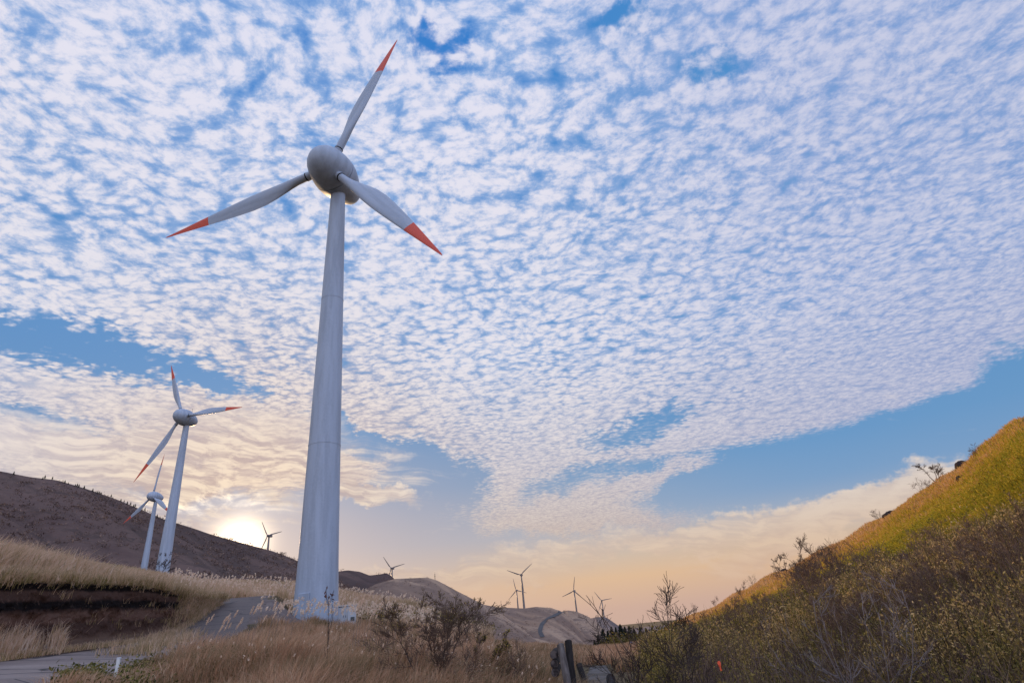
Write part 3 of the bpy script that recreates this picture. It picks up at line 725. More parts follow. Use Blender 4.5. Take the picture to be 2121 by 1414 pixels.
dsp = (fbm(A2 / 1.6, T2g * 1.3, 5, 5) * .75 + fbm(A2 / .4, T2g * 3.5, 9, 4) * .34 + np.maximum(fbm(A2 / .22, T2g * 6, 19, 2), 0) * .16) * np.sin(math.pi * np.clip(tt, .04, 1))[:, None] + .12
S[..., :2] += out[None] * dsp[..., None]
bank = link('cut_bank', mesh_np('cut_bank', S, gridfaces(ROWS, NB), None, True, {'h': np.repeat(tt, NB)}), M_BANK)
tag(bank, 'dark cut bank of banded black and brown soil above the road', 'bank', kind='structure')

# ================================================================ KIOSK, STAKE, POSTS, LOGS, SMALL THINGS
def kiosk():
    c = at(713, 1300, 51.5); z = float(gz(c[0], c[1]))
    root = empty('utility_cabinet', (c[0], c[1], z - .1), math.radians(17)); top = at(713, 1254, 51.5)[2] - z + .1
    b = MB(); b.box((0, 0, top / 2), (1.72, 1.2, top - .12), 0, .015); b.build('body', M_BOX, root, False)
    r = MB(); r.box((0, 0, top - .02), (1.86, 1.36, .10), 0, .02); r.build('roof', M_BOX, root, False)
    k = MB(); k.box((0, 0, .05), (1.8, 1.28, .22), 0, .01); k.build('plinth', M_GRAVEL, root, False)
    for s in (-1, 1):
        d = MB(); d.box((s * .42, -.61, top / 2 - .02), (.80, .035, top - .36), 0, .008); do = d.build('door', M_BOX, root, False)
        v = MB(); 
        if s < 0: v.box((-.62, -.632, top - .52), (.30, .02, .36), 0, 0)
        else: v.box((.60, -.632, .55), (.3, .02, .3), 0, 0)
        v.build('vent', M_VENT, do, False)
        h = MB(); h.box((s * .08, -.65, top / 2), (.035, .05, .16), 0, .005); h.build('handle', M_VENT, do, False)
    q = MB(); q.tube([(-.86, -.62, top - .08), (.86, -.62, top - .08)], .03, 6); q.build('gutter', M_VENT, root)
    p = MB(); p.tube([(.22, -.66, .2), (.22, -.66, top + .25)], .025, 6); p.build('conduit', M_BOX, root)
    tag(root, 'pale grey metal utility cabinet at the foot of the main turbine', 'cabinet')
kiosk()
def stake():
    c = at(241, 1392, 13.2); z = float(gz(c[0], c[1])); top = at(240, 1364, 13.2)[2]
    m = MB(); m.box((0, 0, (top - z) / 2 - .1), (.052, .052, top - z + .2), .3, .008); 
    o = m.build('roadside_stake', material('white_stake_paint', m_paint((.72, .70, .66), .1), .6, .2), None, False); o.location = (c[0], c[1], z)
    q = MB(); q.box((0, 0, top - z + .006), (.058, .058, .03), .3, .006); q.build('stake_cap', M_BOX, o, False)
    tag(o, 'short white stake standing in weeds at the road edge', 'stake')
stake()
def post(name, utop, vtop, ubot, vbot, r, rad, mat, label, cat='post', group=None, square=False):
    a = at(utop, vtop, r); b = at(ubot, vbot, r - .1); d = b - a; b = a + d * ((a[2] + 2.1) / max(a[2] - b[2], .05)) if a[2] - b[2] > .05 else b
    L = np.linspace(0, 1, 9); pts = b + (a - b) * L[:, None] + np.stack([fbm(L * 5, L * 0, int(utop), 2) * .02, L * 0, L * 0], 1)
    m = MB(); m.tube(pts, rad * (1.08 - .12 * L), 12)
    m.tube([a, a + (a - b) / np.linalg.norm(a - b) * .012], [rad * .92, rad * .55], 12)
    o = m.build(name, mat, None, True, 40)
    sh = Vector(b); o.data.transform(Matrix.Translation(-sh)); o.location = sh
    tag(o, label, cat, group); return o
post('wooden_post', 1161, 1334, 1176, 1414, 9.0, .052, M_WOOD, 'grey weathered round post standing beside three stacked log ends', group='weathered posts by the track')
post('wooden_post', 1177, 1326, 1186, 1414, 9.25, .052, M_WOODD, 'taller dark weathered post, right one of the leaning pair by the track', group='weathered posts by the track')
LG = [(1147.5, 1355, 'topmost of three dark logs stacked end-on beside the posts'), (1148.5, 1374, 'middle of three dark logs stacked end-on beside the posts'), (1150, 1392, 'lowest of three dark logs stacked end-on beside the posts')]
for (u, v, lb) in LG:
    a = at(u, v, 9.05); _a = azel(u, v)[0] + .035; d = np.array([math.sin(_a), math.cos(_a), -.02]); d /= np.linalg.norm(d)
    m = MB(); L = np.linspace(0, 1.3, 8); m.tube(a + d * L[:, None], .056 + .004 * fbm(L * 3, L * 0 + v, 3, 2), 14, False); o = m.build('log', M_WOODD, None, True, 40)
    e = MB(); e.tube([a - d * .004, a + d * .01], [.052, .056], 14); e.build('cut_end', M_LOGEND, o, True, 30)
    e = MB(); e.tube([a + d * 1.29, a + d * 1.304], [.056, .05], 14); e.build('cut_end', M_LOGEND, o, True, 30)
    tag(o, lb, 'log', 'stacked logs by the posts')
post('short_post', 1199, 1374, 1207, 1400, 19.0, .085, M_WOODD, 'low dark stump post at the left edge of the concrete track')
post('short_post', 1265, 1403, 1266, 1414, 9.0, .062, M_WOODD, 'black post top at the bottom edge beside the track')
# blue sheet far down the valley
c = at(1311, 1334, 62); m = MB(); n_ = 14
gx, gy = np.meshgrid(np.linspace(-.55, .55, n_), np.linspace(-.5, .5, n_), indexing='ij')
hz_ = .50 - 1.1 * np.abs(gx + .05) ** 1.5 + fbm(gx * 4, gy * 4, 2, 3) * .22
V = np.stack([gx, gy, hz_], -1).reshape(-1, 3); Vb = V.copy(); Vb[:, 2] -= .02
idx = gridfaces(n_, n_); m.add(np.concatenate([V, Vb]), np.concatenate([idx, (idx + n_ * n_)[:, ::-1]]).tolist())
o = m.build('blue_sheet', material('blue_plastic_sheet', lambda t, b: t.put(b.inputs['Base Color'], t.mix(t.noise(ocoord(t), 5, 3), (.04, .08, .28), (.10, .18, .45))), .5, .4)); o.location = (c[0], c[1], c[2] - .3)
tag(o, 'small crumpled blue sheet below the dark conifers', 'sheet')
# orange ribbon in the undergrowth
c = at(1491, 1380, 8.2); m = MB(); L = np.linspace(0, 1, 9)
for s in (1, -1):
    L = np.linspace(0, 1, 9); e = .6 * np.stack([s * .02 * L + .012 * np.sin(L * 6 * s), .01 * np.cos(L * 5), .10 - .17 * L ** (1.2 if s > 0 else .9) * (1 if s > 0 else .55)], 1)
    w = np.array([.011, .006, .002]); a = np.stack([e - w, e + w, e + w + [0, .002, 0], e - w + [0, .002, 0]], 1)
    m.rings([q for q in a])
o = m.build('ribbon', material('orange_tape', lambda t, b: t.put(b.inputs['Base Color'], (.75, .10, .035)), .6, .3), None, False); o.location = c
tag(o, 'small orange ribbon tied in the undergrowth below the right hillside', 'ribbon')
# ================================================================ VEGETATION
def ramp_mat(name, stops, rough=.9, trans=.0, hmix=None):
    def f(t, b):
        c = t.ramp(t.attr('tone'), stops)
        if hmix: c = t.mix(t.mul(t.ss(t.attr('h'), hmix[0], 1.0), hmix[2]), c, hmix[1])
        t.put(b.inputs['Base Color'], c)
        if trans:
            nt = t.nt; o = nt.nodes['Material Output']; tb = t.node('ShaderNodeBsdfTranslucent'); t.put(tb.inputs[0], c)
            mx_ = t.node('ShaderNodeMixShader'); mx_.inputs[0].default_value = trans
            t.L.new(b.outputs[0], mx_.inputs[1]); t.L.new(tb.outputs[0], mx_.inputs[2]); t.L.new(mx_.outputs[0], o.inputs[0])
    return material(name, f, rough, .15)

def blades(P, H, nb, W, lean=.35, spread=.12, tone=None, tjit=.18, wind=(0., 0.), rng=RNG, droop=.35, upr=None):
    """many grass blades: tuft feet P (n,3), heights H, nb blades each"""
    n = len(P); N = n * nb; I = np.repeat(np.arange(n), nb)
    H = np.broadcast_to(H, (n,))[I] * rng.uniform(.55, 1.08, N); W = np.broadcast_to(W, (n,))[I] * rng.uniform(.7, 1.3, N)
    sp = np.broadcast_to(spread, (n,))[I]
    a = rng.uniform(0, 2 * math.pi, N); rr = sp * np.sqrt(rng.uniform(0, 1, N))
    root = P[I] + np.stack([rr * np.cos(a), rr * np.sin(a), np.zeros(N)], 1)
    la = a + rng.normal(0, .9, N); lm = np.abs(rng.normal(0, lean, N))
    dx = np.cos(la) * lm + wind[0]; dy = np.sin(la) * lm + wind[1]
    mid = root + np.stack([dx * H * .40, dy * H * .40, H * .62], 1)
    tip = root + np.stack([dx * H * (1 + droop), dy * H * (1 + droop), H * (1 - droop * np.minimum(lm, 1) * .8)], 1)
    f = rng.uniform(0, math.pi, N); s = np.stack([np.cos(f), np.sin(f), np.zeros(N)], 1) * W[:, None]
    V = np.stack([root - s * .5, root + s * .5, mid + s * .42, mid - s * .42, tip], 1).reshape(-1, 3)
    b = np.arange(N)[:, None] * 5
    tn = (np.full(n, .5) if tone is None else tone)[I] + rng.normal(0, tjit, N)
    h = np.tile(np.array([0, 0, .6, .6, 1.], np.float32), N)
    return V, b + np.array([[0, 1, 2, 3]]), b + np.array([[3, 2, 4]]), np.repeat(np.clip(tn, 0, 1), 5), h
def leaves(Cn, size, tone, rng=RNG, aspect=.45, flat=0.):
    """diamond leaves at centres Cn"""
    N = len(Cn); u = rng.normal(0, 1, (N, 3)); u[:, 2] *= (1 - flat); u /= np.linalg.norm(u, axis=1)[:, None]
    w = rng.normal(0, 1, (N, 3)); w -= (w * u).sum(1)[:, None] * u; w /= np.linalg.norm(w, axis=1)[:, None]
    L = np.broadcast_to(size, (N,))[:, None] * rng.uniform(.6, 1.3, N)[:, None]
    V = np.stack([Cn - u * L, Cn + w * L * aspect, Cn + u * L, Cn - w * L * aspect], 1).reshape(-1, 3)
    return V, np.arange(N * 4).reshape(-1, 4), None, np.repeat(np.clip(tone, 0, 1), 4), np.full(N * 4, .7)
def merge(parts):
    V, F4, F3, T, Hh, k = [], [], [], [], [], 0
    for v, f4, f3, t, h in parts:
        V.append(v); T.append(t); Hh.append(h)
        if f4 is not None: F4.append(f4 + k)
        if f3 is not None: F3.append(f3 + k)
        k += len(v)
    return np.concatenate(V), np.concatenate(F4) if F4 else None, np.concatenate(F3) if F3 else None, np.concatenate(T), np.concatenate(Hh)
def stuff(name, parts, mat, label, cat):
    V, f4, f3, T, Hh = merge(parts)
    o = link(name, mesh_np(name, V, f4, f3, False, {'tone': T, 'h': Hh}), mat); tag(o, label, cat, kind='stuff'); return o
def scatter(n, u0, u1, r0, r1, rng=RNG, pw=1.0):
    """points over a sector of land seen between two bearings, even in bearing, denser near by"""
    a0 = azel(u0, 1300)[0]; a1 = azel(u1, 1300)[0]
    a = rng.uniform(a0, a1, n); r = np.exp(np.log(r0) + (np.log(r1) - np.log(r0)) * rng.uniform(0, 1, n) ** pw)
    x, y = r * np.sin(a), r * np.cos(a); return x, y, r, a
def footed(x, y): return np.stack([x, y, gz(x, y)], 1)
def off_way(x, y, w=2.7):
    return (road_dist(x, y) > w) & ~in_poly(x, y, cen + (APRON - cen) * 1.02) & (track_dist(x, y) > .75)

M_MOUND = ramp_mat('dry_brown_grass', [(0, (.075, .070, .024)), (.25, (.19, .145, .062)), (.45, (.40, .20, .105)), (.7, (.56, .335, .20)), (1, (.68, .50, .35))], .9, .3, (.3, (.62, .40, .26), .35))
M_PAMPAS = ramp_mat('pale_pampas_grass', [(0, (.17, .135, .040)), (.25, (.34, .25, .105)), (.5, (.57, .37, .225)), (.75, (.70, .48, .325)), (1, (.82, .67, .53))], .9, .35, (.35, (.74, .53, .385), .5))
M_SLOPE = ramp_mat('hillside_grass', [(0, (.038, .042, .012)), (.2, (.105, .10, .022)), (.42, (.30, .26, .020)), (.62, (.47, .335, .030)), (.82, (.54, .285, .085)), (1, (.62, .37, .18))], .9, .3)
M_UNDER = ramp_mat('undergrowth_leaves', [(0, (.022, .018, .010)), (.3, (.115, .095, .028)), (.55, (.27, .205, .050)), (.8, (.38, .25, .075)), (1, (.48, .32, .14))], .85, .25)
M_BRUSH = ramp_mat('hill_brush_leaves', [(0, (.050, .034, .030)), (.4, (.125, .078, .064)), (.75, (.21, .135, .10)), (1, (.32, .22, .165))], .95, .1)
M_TWIG = material('dark_bark', lambda t, b: t.put(b.inputs['Base Color'], t.mix(t.noise(ocoord(t), 8, 3), (.034, .024, .021), (.095, .068, .058))), .9, .1)
M_TWIGL = material('pale_bark', lambda t, b: t.put(b.inputs['Base Color'], t.mix(t.noise(ocoord(t), 8, 3), (.12, .095, .088), (.30, .25, .235))), .9, .1)
M_TWIGP = material('purple_brown_twigs', lambda t, b: t.put(b.inputs['Base Color'], t.mix(t.noise(ocoord(t), 5, 3), (.078, .052, .041), (.185, .122, .090))), .9, .1)

# ---- A: the near mound, dry brown grass with olive patches
x, y, r, a = scatter(17500, 120, 1215, 4.2, 46, pw=.95)
k = off_way(x, y, 2.9) & (track_dist(x, y) > .9) & ~((np.abs(a - azel(241, 1392)[0]) < .012) & (r < 13.4) & (r > 10)) & (fbm(x / .9, y / .9, 20, 3) > -.17) & ((x / y < math.tan(azel(1142, 1300)[0])) | (r > 12.5)) & (np.hypot(x - b1[0], y - b1[1]) > 1.75) & (np.hypot(x + 14.2, y - 49.5) > 1.3); x, y, r = x[k], y[k], r[k]
pt = fbm(x / 1.6, y / 1.6, 21, 4); hh = .32 + .50 * np.clip(.5 + 1.8 * fbm(x / 1.5, y / 1.5, 23, 3), 0, 1)
hh *= .45 + .55 * sstep(260, 430, 1060.5 + FOC * np.tan(np.arctan2(x, y)))
uu_ = 1060.5 + FOC * np.tan(np.arctan2(x, y)); tone = .45 + 1.35 * pt + .16 * fbm(x / .3, y / .3, 25, 2) - .20 * sstep(880, 1120, uu_)
P_ = footed(x, y)
parts = [blades(P_, hh, 13, .0075 + .0004 * r, .42, .20, tone + RNG.normal(0, .09, len(x)), .17, (.14, -.05))]
x, y, r, a = scatter(4600, 300, 1190, 4.8, 15); k = (fbm(x / 1.3, y / 1.3, 27, 3) > .03) & (x / y < math.tan(azel(1135, 1300)[0])); P2 = footed(x[k], y[k])
cl = np.repeat(P2, 26, 0) + RNG.normal(0, 1, (len(P2) * 26, 3)) * [.14, .14, .10] + [0, 0, .30]
parts.append(leaves(cl, .020, RNG.uniform(0, .36, len(cl))))
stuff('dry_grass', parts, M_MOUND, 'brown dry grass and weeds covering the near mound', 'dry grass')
# ---- B: pampas on the slope above the bank, and round the tower
x, y, r, a = scatter(30000, -420, 620, 19, 240, pw=.9)
top_d = np.full(len(x), 1e9); 
tp = TOP[:, :2]; ft = FOOT[:, :2]
az_t = np.arctan2(tp[:, 0], tp[:, 1]); r_t = np.hypot(tp[:, 0], tp[:, 1]); aa = np.arctan2(x, y)
edge = np.interp(aa, az_t, r_t, left=16, right=0)
last = az_t.max()
k = (r > edge + .1) & ((aa < last) | (r > 57)) & off_way(x, y, 3.0)
x, y, r = x[k], y[k], r[k]
pt = fbm(x / 9, y / 9, 33, 4)
hh = (.75 + .5 * np.clip(fbm(x / 6, y / 6, 35, 3) + .4, 0, 1)) * (1 - .35 * sstep(60, 150, r))
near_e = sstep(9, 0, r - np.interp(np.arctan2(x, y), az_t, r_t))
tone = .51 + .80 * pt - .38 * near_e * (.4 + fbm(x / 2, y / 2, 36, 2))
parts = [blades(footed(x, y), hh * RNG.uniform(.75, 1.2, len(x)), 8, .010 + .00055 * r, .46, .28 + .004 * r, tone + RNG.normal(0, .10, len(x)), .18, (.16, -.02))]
x, y, r, a = scatter(9000, 440, 1010, 54, 125, pw=.9); k = off_way(x, y, 3); x, y, r = x[k], y[k], r[k]
kk = np.hypot(x - b1[0], y - b1[1]) > 2.6; x, y, r = x[kk], y[kk], r[kk]
pt = fbm(x / 7, y / 7, 43, 4)
parts.append(blades(footed(x, y), 1.15 + .5 * fbm(x / 5, y / 5, 44, 3), 9, .012 + .0006 * r, .28, .5, .50 + .9 * pt, .16, (.12, 0)))
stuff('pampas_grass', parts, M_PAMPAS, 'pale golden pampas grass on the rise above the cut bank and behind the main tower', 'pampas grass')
# ---- seed plumes massed on those grasses
def plumes(x, y, hgt, L, w, rng=RNG):
    n = len(x); P = footed(x, y); an = rng.uniform(0, 6.28, n); ln = rng.uniform(.05, .3, n)
    tip = P + np.stack([np.cos(an) * ln * hgt + .15 * hgt, np.sin(an) * ln * hgt, hgt], 1); m = 9
    I = np.repeat(np.arange(n), m); s = rng.uniform(0, 1, n * m)[:, None]
    dirv = np.stack([np.cos(an) * ln + .25, np.sin(an) * ln, np.ones(n) * .8], 1); dirv /= np.linalg.norm(dirv, axis=1)[:, None]
    C = tip[I] + dirv[I] * (s * L[I][:, None]) + rng.normal(0, 1, (n * m, 3)) * (w[I] * .5)[:, None]
    return leaves(C, np.repeat(w, m) * 1.5, rng.uniform(.86, 1., n * m), rng, .4)
x, y, r, a = scatter(1500, 330, 900, 28, 105); k = off_way(x, y, 2.6) & (np.hypot(x - b1[0], y - b1[1]) > 2.4) & ((np.arctan2(x, y) > last - .06) | (r > np.interp(np.arctan2(x, y), az_t, r_t)))
x, y, r = x[k], y[k], r[k]
pp = [plumes(x, y, .95 + RNG.uniform(0, .5, len(x)), .10 + .0022 * r, .018 + .0007 * r)]
x, y, r, a = scatter(420, 330, 1150, 7, 17); k = off_way(x, y, 3) & (fbm(x / 2, y / 2, 51, 3) > .04); x, y, r = x[k], y[k], r[k]
pp.append(plumes(x, y, .40 + RNG.uniform(0, .32, len(x)), np.full(len(x), .035), np.full(len(x), .009)))
stuff('seed_heads', pp, M_PAMPAS, 'pale fluffy seed heads scattered over the dry grass', 'seed heads')
# ---- weeds on the bank: lip, right-hand flank, foot
bi = RNG.integers(0, NB, 5200); s = RNG.uniform(0, 1, 5200) ** 2
P = TOP[bi] + np.stack([RNG.normal(0, .22, 5200), RNG.normal(0, .22, 5200) + .1, np.zeros(5200)], 1); P[:, 2] = TOP[bi, 2] - .0 - .20 * s * (.4 + 1.8 * np.clip(.3 + fbm(bi / 9., bi * 0., 62, 3), 0, 1))
parts = [blades(P, RNG.uniform(.15, .55, len(P)), 8, .013, .75, .22, RNG.uniform(0, .62, len(P)), .16, (.1, -.12), droop=.5)]
ui = np.arctan2(FOOT[:, 0], FOOT[:, 1]); fl = np.where(FOOT[:, 0] > at(318, 1300, 30)[0] * (np.hypot(FOOT[:, 0], FOOT[:, 1]) / 30))[0]
n = 3600; bi = RNG.choice(np.arange(int(NB * .62), NB), n); q = RNG.integers(2, ROWS - 1, n); wgt = RNG.uniform(0, 1, n) < np.clip((bi / NB - .66) * 2.6, 0, 1) ** 1.5; bi, q = bi[wgt], q[wgt]
parts.append(blades(S[q, bi], .50, 9, .016, .55, .18, RNG.uniform(.05, .8, len(bi)), .15, (.1, -.1)))
n = 1500; bi = RNG.integers(0, NB, n); q = RNG.integers(0, 17, n); wgt = (fbm(bi / 28., bi * 0., 61, 3) > .05) & (bi < NB * .5); bi, q = bi[wgt], q[wgt]
parts.append(blades(S[q, bi], .55, 9, .011, .4, .16, RNG.uniform(.35, .9, len(bi)), .15))
n = 420; bi = RNG.integers(0, NB, n); q = RNG.integers(6, ROWS - 4, n); wgt = fbm(bi / 20., q / 6., 66, 3) > .06; bi, q = bi[wgt], q[wgt]
parts.append(blades(S[q, bi], .28, 8, .011, .7, .16, RNG.uniform(.05, .6, len(bi)), .15, (.1, -.15)))
n = 1500; bi = RNG.integers(0, NB, n); P = FOOT[bi] + np.stack([RNG.normal(0, .2, n), RNG.normal(0, .2, n) - .15, np.full(n, .02)], 1)
parts.append(blades(P, .22, 7, .012, .6, .12, RNG.uniform(.1, .7, n), .15))
ed = chain([(282, 1367, 20.3), (320, 1352, 23), (350, 1338, 26.5), (392, 1316, 31.5)], 60); n = 190; P = ed[RNG.integers(0, 60, n)] + np.stack([RNG.normal(0, .35, n), RNG.normal(0, .35, n) - .3, np.zeros(n)], 1); P[:, 2] = gz(P[:, 0], P[:, 1])
parts.append(blades(P, RNG.uniform(.28, .62, n), 10, .014, .5, .22, RNG.uniform(.05, .75, n), .16, (.12, -.05)))
stuff('bank_weeds', parts, M_PAMPAS, 'tufts of grass hanging over and growing on the cut bank', 'weeds')
# green weeds by the stake
x, y, r, a = scatter(480, 150, 400, 9.0, 16.5); k = (road_dist(x, y) > 2.35) & (fbm(x / 1.1, y / 1.1, 59, 3) > .0) & ~((np.abs(a - azel(241, 1392)[0]) < .016) & (r < 13.6)); x, y, r = x[k], y[k], r[k]
cl = np.repeat(footed(x, y), 16, 0) + RNG.normal(0, 1, (len(x) * 16, 3)) * [.10, .10, .07] + [0, 0, .13]
M_GREEN = ramp_mat('fresh_green_leaves', [(0, (.030, .040, .010)), (.5, (.125, .115, .028)), (1, (.32, .24, .08))], .8, .3)
stuff('roadside_weeds', [leaves(cl, .030, RNG.uniform(0, 1, len(cl))), blades(footed(x, y), .26, 5, .010, .4, .1, RNG.uniform(.3, 1, len(x)))], M_GREEN, 'green weeds at the road edge around the white stake', 'weeds')
# ---- dark scrub between tower and round bush, valley grass
x, y, r, a = scatter(900, 748, 1010, 54, 68); k = fbm(x / 5, y / 5, 71, 3) > -.02; P = footed(x[k], y[k])
cl = np.repeat(P, 34, 0) + RNG.normal(0, 1, (len(P) * 34, 3)) * [.5, .5, .32] + [0, 0, .5]
parts = [leaves(cl, .10, RNG.uniform(0, .6, len(cl)))]
x, y, r, a = scatter(4200, 1090, 1420, 24, 130); k = track_dist(x, y) > 1.0; x, y, r = x[k], y[k], r[k]
vg = blades(footed(x, y), .50, 8, .012 + .0007 * r, .35, .3, .50 + .9 * fbm(x / 8, y / 8, 73, 3), .15)
x, y, r, a = scatter(420, 1255, 1420, 80, 190); P = footed(x, y)
cl = np.repeat(P, 14, 0) + RNG.normal(0, 1, (len(P) * 14, 3)) * [.9, .9, .5] + [0, 0, .7]
parts.append(leaves(cl, .20, RNG.uniform(.0, .42, len(cl))))
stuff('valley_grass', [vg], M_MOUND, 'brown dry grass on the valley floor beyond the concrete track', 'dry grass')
stuff('valley_scrub', parts, M_UNDER, 'brown and olive scrub on the valley floor', 'scrub')
# ---- right-hand hillside: dry orange grass at the crest, yellow-green dwarf bamboo below, olive leaves at the foot
az_c = np.array([azel(u, v)[0] for u, v, _ in CREST]); o_ = np.argsort(az_c); r_c = np.array([c[2] for c in CREST], float)[o_]; az_c = az_c[o_]
x, y, r, a = scatter(52000, 1380, 2330, 26, 215, pw=.72); rc = np.interp(a, az_c, r_c)
k = (r < rc * 1.06); x, y, r, a, rc = x[k], y[k], r[k], a[k], rc[k]
fr = r / rc + .16 * fbm(x / 14, y / 14, 81, 3)
n1 = fbm(x / 3.2, y / 3.2, 83, 4); n2 = fbm(x / 1.1, y / 1.1, 85, 3)
tone = np.interp(fr, [.3, .48, .60, .74, .86, 1.0], [.22, .36, .50, .61, .82, .95]) + .48 * n1 + .22 * n2
keep = (n1 + .5 * n2 > -.33) ; x, y, r, tone, fr = x[keep], y[keep], r[keep], tone[keep], fr[keep]
P = footed(x, y); parts = [blades(P, np.interp(fr, [.3, .7, 1], [.62, .5, .48]), 7, .014 + .00075 * r, .42, .30 + .003 * r, tone, .13, (-.08, .05))]
cl = np.repeat(P[fr < .70], 5, 0); cl = cl + RNG.normal(0, 1, cl.shape) * [.30, .30, .12] + [0, 0, .42]
parts.append(leaves(cl, .085, np.repeat(tone[fr < .70], 5) + RNG.normal(0, .12, len(cl)), flat=.6))
stuff('hillside_grass', parts, M_SLOPE, 'yellow-green and orange grass covering the right-hand hillside', 'hillside grass')
# undergrowth at the foot
x, y, r, a = scatter(1500, 1335, 2330, 6.2, 48, pw=.85); k = (track_dist(x, y) > 1.3) & ((r > 14) | (a > azel(1455, 1300)[0])) & (r < np.interp(a, [azel(q, 1300)[0] for q in (1430, 1560, 1700, 1900, 2121)], [48, 46, 40, 33, 29])); x, y, r = x[k], y[k], r[k]
n1 = fbm(x / 3.4, y / 3.4, 91, 4); k = n1 > -.14; x, y, r, n1 = x[k], y[k], r[k], n1[k]
P = footed(x, y); hgt = (.40 + .95 * np.clip(n1 + .25, 0, 1)) * np.clip(r / 9, .55, 1.3) * RNG.uniform(.7, 1.25, len(P)); wd = hgt * RNG.uniform(.40, .75, len(P)) + .008 * r
m = 290; I = np.repeat(np.arange(len(P)), m); N_ = len(I)
d = RNG.normal(0, 1, (N_, 3)); d[:, 2] = np.abs(d[:, 2]); d /= np.linalg.norm(d, axis=1)[:, None]; rad = RNG.uniform(.25, 1.05, N_) ** .5
lump = 1 + .45 * (hashv(np.floor(d[:, 0] * 2.2 + I * 7.1), np.floor(d[:, 1] * 2.2 + d[:, 2] * 2), 5) - .5)
cl = P[I] + d * (rad * lump)[:, None] * np.stack([wd[I], wd[I], hgt[I]], 1)
bt_ = .62 + 1.7 * n1 + RNG.normal(0, .16, len(P))
parts = [leaves(cl, (.008 + .0012 * r)[I] * RNG.uniform(.5, 1.5, N_), bt_[I] + RNG.normal(0, .12, N_))]
parts.append(blades(P, hgt * 1.25, 14, .004 + .0005 * r, .38, .25, RNG.uniform(.05, .5, len(P)), .18))
stuff('undergrowth', parts, M_UNDER, 'tangled olive and brown undergrowth at the foot of the right-hand hillside', 'undergrowth')
x, y, r, a = scatter(1800, 1400, 2330, 6.5, 34, pw=.85); P = footed(x, y)
stuff('dead_stems', [blades(P, np.clip(.10 * r, .5, 1.25) * RNG.uniform(.5, 1.2, len(P)), 9, .0035 + .00045 * r, .42, .22, RNG.uniform(.05, .7, len(P)), .18, droop=.15)], M_BRUSH, 'grey-brown dead stems standing through the undergrowth at right', 'dead stems')
# ---- brush on the dark hill and on the other ridges
parts = []
for hd, n, sz, q0 in ((HL, 6500, 1.0, .05), (HS, 1500, .8, .2), (HM, 500, 1.3, .1), (HP, 1700, .55, .1), (HT, 900, .55, .2), (HR, 700, .55, .2)):
    ns, na = hd['X'].shape; i = RNG.integers(int(70 * q0), 72, n); j = RNG.integers(0, na, n)
    P = np.stack([hd['X'][i, j], hd['Y'][i, j], hd['Z'][i, j]], 1); arc_ = hd['az'][j] * 600
    k = fbm(arc_ / 40, i / 7., 101, 4) + (.02 if hd is HL else -.02) > RNG.uniform(-.16, .16, n); P = P[k]
    s_ = sz * RNG.uniform(.5, 1.5, len(P)); m = 16; I = np.repeat(np.arange(len(P)), m)
    c = P[I] + RNG.normal(0, 1, (len(I), 3)) * np.stack([s_[I] * 1.3, s_[I] * 1.3, s_[I] * .6], 1); c[:, 2] += s_[I] * .7
    pale = .12 if any(hd is q for q in (HP, HT, HR)) else 0
    parts.append(leaves(c, .55 * s_[I], np.clip(np.repeat(RNG.uniform(.22, .85, len(P)) + pale, m) + RNG.normal(0, .12, len(I)), 0, 1)))
stuff('hill_brush', parts, M_BRUSH, 'low brown brush and bare scrub over the distant hills', 'brush')

# ================================================================ BARE SHRUBS AND TREES (each a thing: trunk + crown)
def grow(seed, H, stems=3, spread=.5, lv=3, r0=.03, kids_=(4, 7), bend=.22, up=.12, ratio=.55, minr=.003, first=.25, segs=6, ang=(.5, .95)):
    rg = random.Random(seed); thick, thin = MB(), MB(); tips = []
    def br(p, d, L, rad, l):
        pts = [p.copy()]; rads = [rad]
        for k in range(segs if l else segs + 2):
            d = (d + np.array([rg.gauss(0, bend), rg.gauss(0, bend), rg.gauss(0, bend) + up])); d /= np.linalg.norm(d)
            p = p + d * L / segs; pts.append(p.copy()); rads.append(max(rad * (1 - .75 * (k + 1) / segs), minr))
        (thick if l == 0 else thin).tube(pts, rads, 6 if l == 0 else (4 if l == 1 else 3), l == 0)
        if l >= lv: tips.append(pts); return
        n = rg.randint(*kids_)
        for _ in range(n):
            f = rg.uniform(first if l == 0 else .2, 1.0); i = f * (len(pts) - 1); i0 = min(int(i), len(pts) - 2); q = pts[i0] + (pts[i0 + 1] - pts[i0]) * (i - i0)
            dd = pts[i0 + 1] - pts[i0]; dd /= np.linalg.norm(dd)
            s = np.array([rg.gauss(0, 1), rg.gauss(0, 1), rg.gauss(0, .6)]); s -= s.dot(dd) * dd; s /= np.linalg.norm(s)
            an = rg.uniform(*ang); nd = dd * math.cos(an) + s * math.sin(an)
            br(q, nd, L * ratio * rg.uniform(.65, 1.15) * (1.15 - .45 * f), max(rads[i0] * .62, minr), l + 1)
    for k in range(stems):
        a = 2 * math.pi * (k + rg.random()) / stems; t = spread * rg.uniform(.3, 1) if stems > 1 else spread * .3
        br(np.array([.03 * math.cos(a), .03 * math.sin(a), -.06]), np.array([math.cos(a) * t, math.sin(a) * t, 1.]) / math.hypot(1, t), H * rg.uniform(.62, .85), r0 * rg.uniform(.7, 1.1), 0)
    return thick, thin, tips
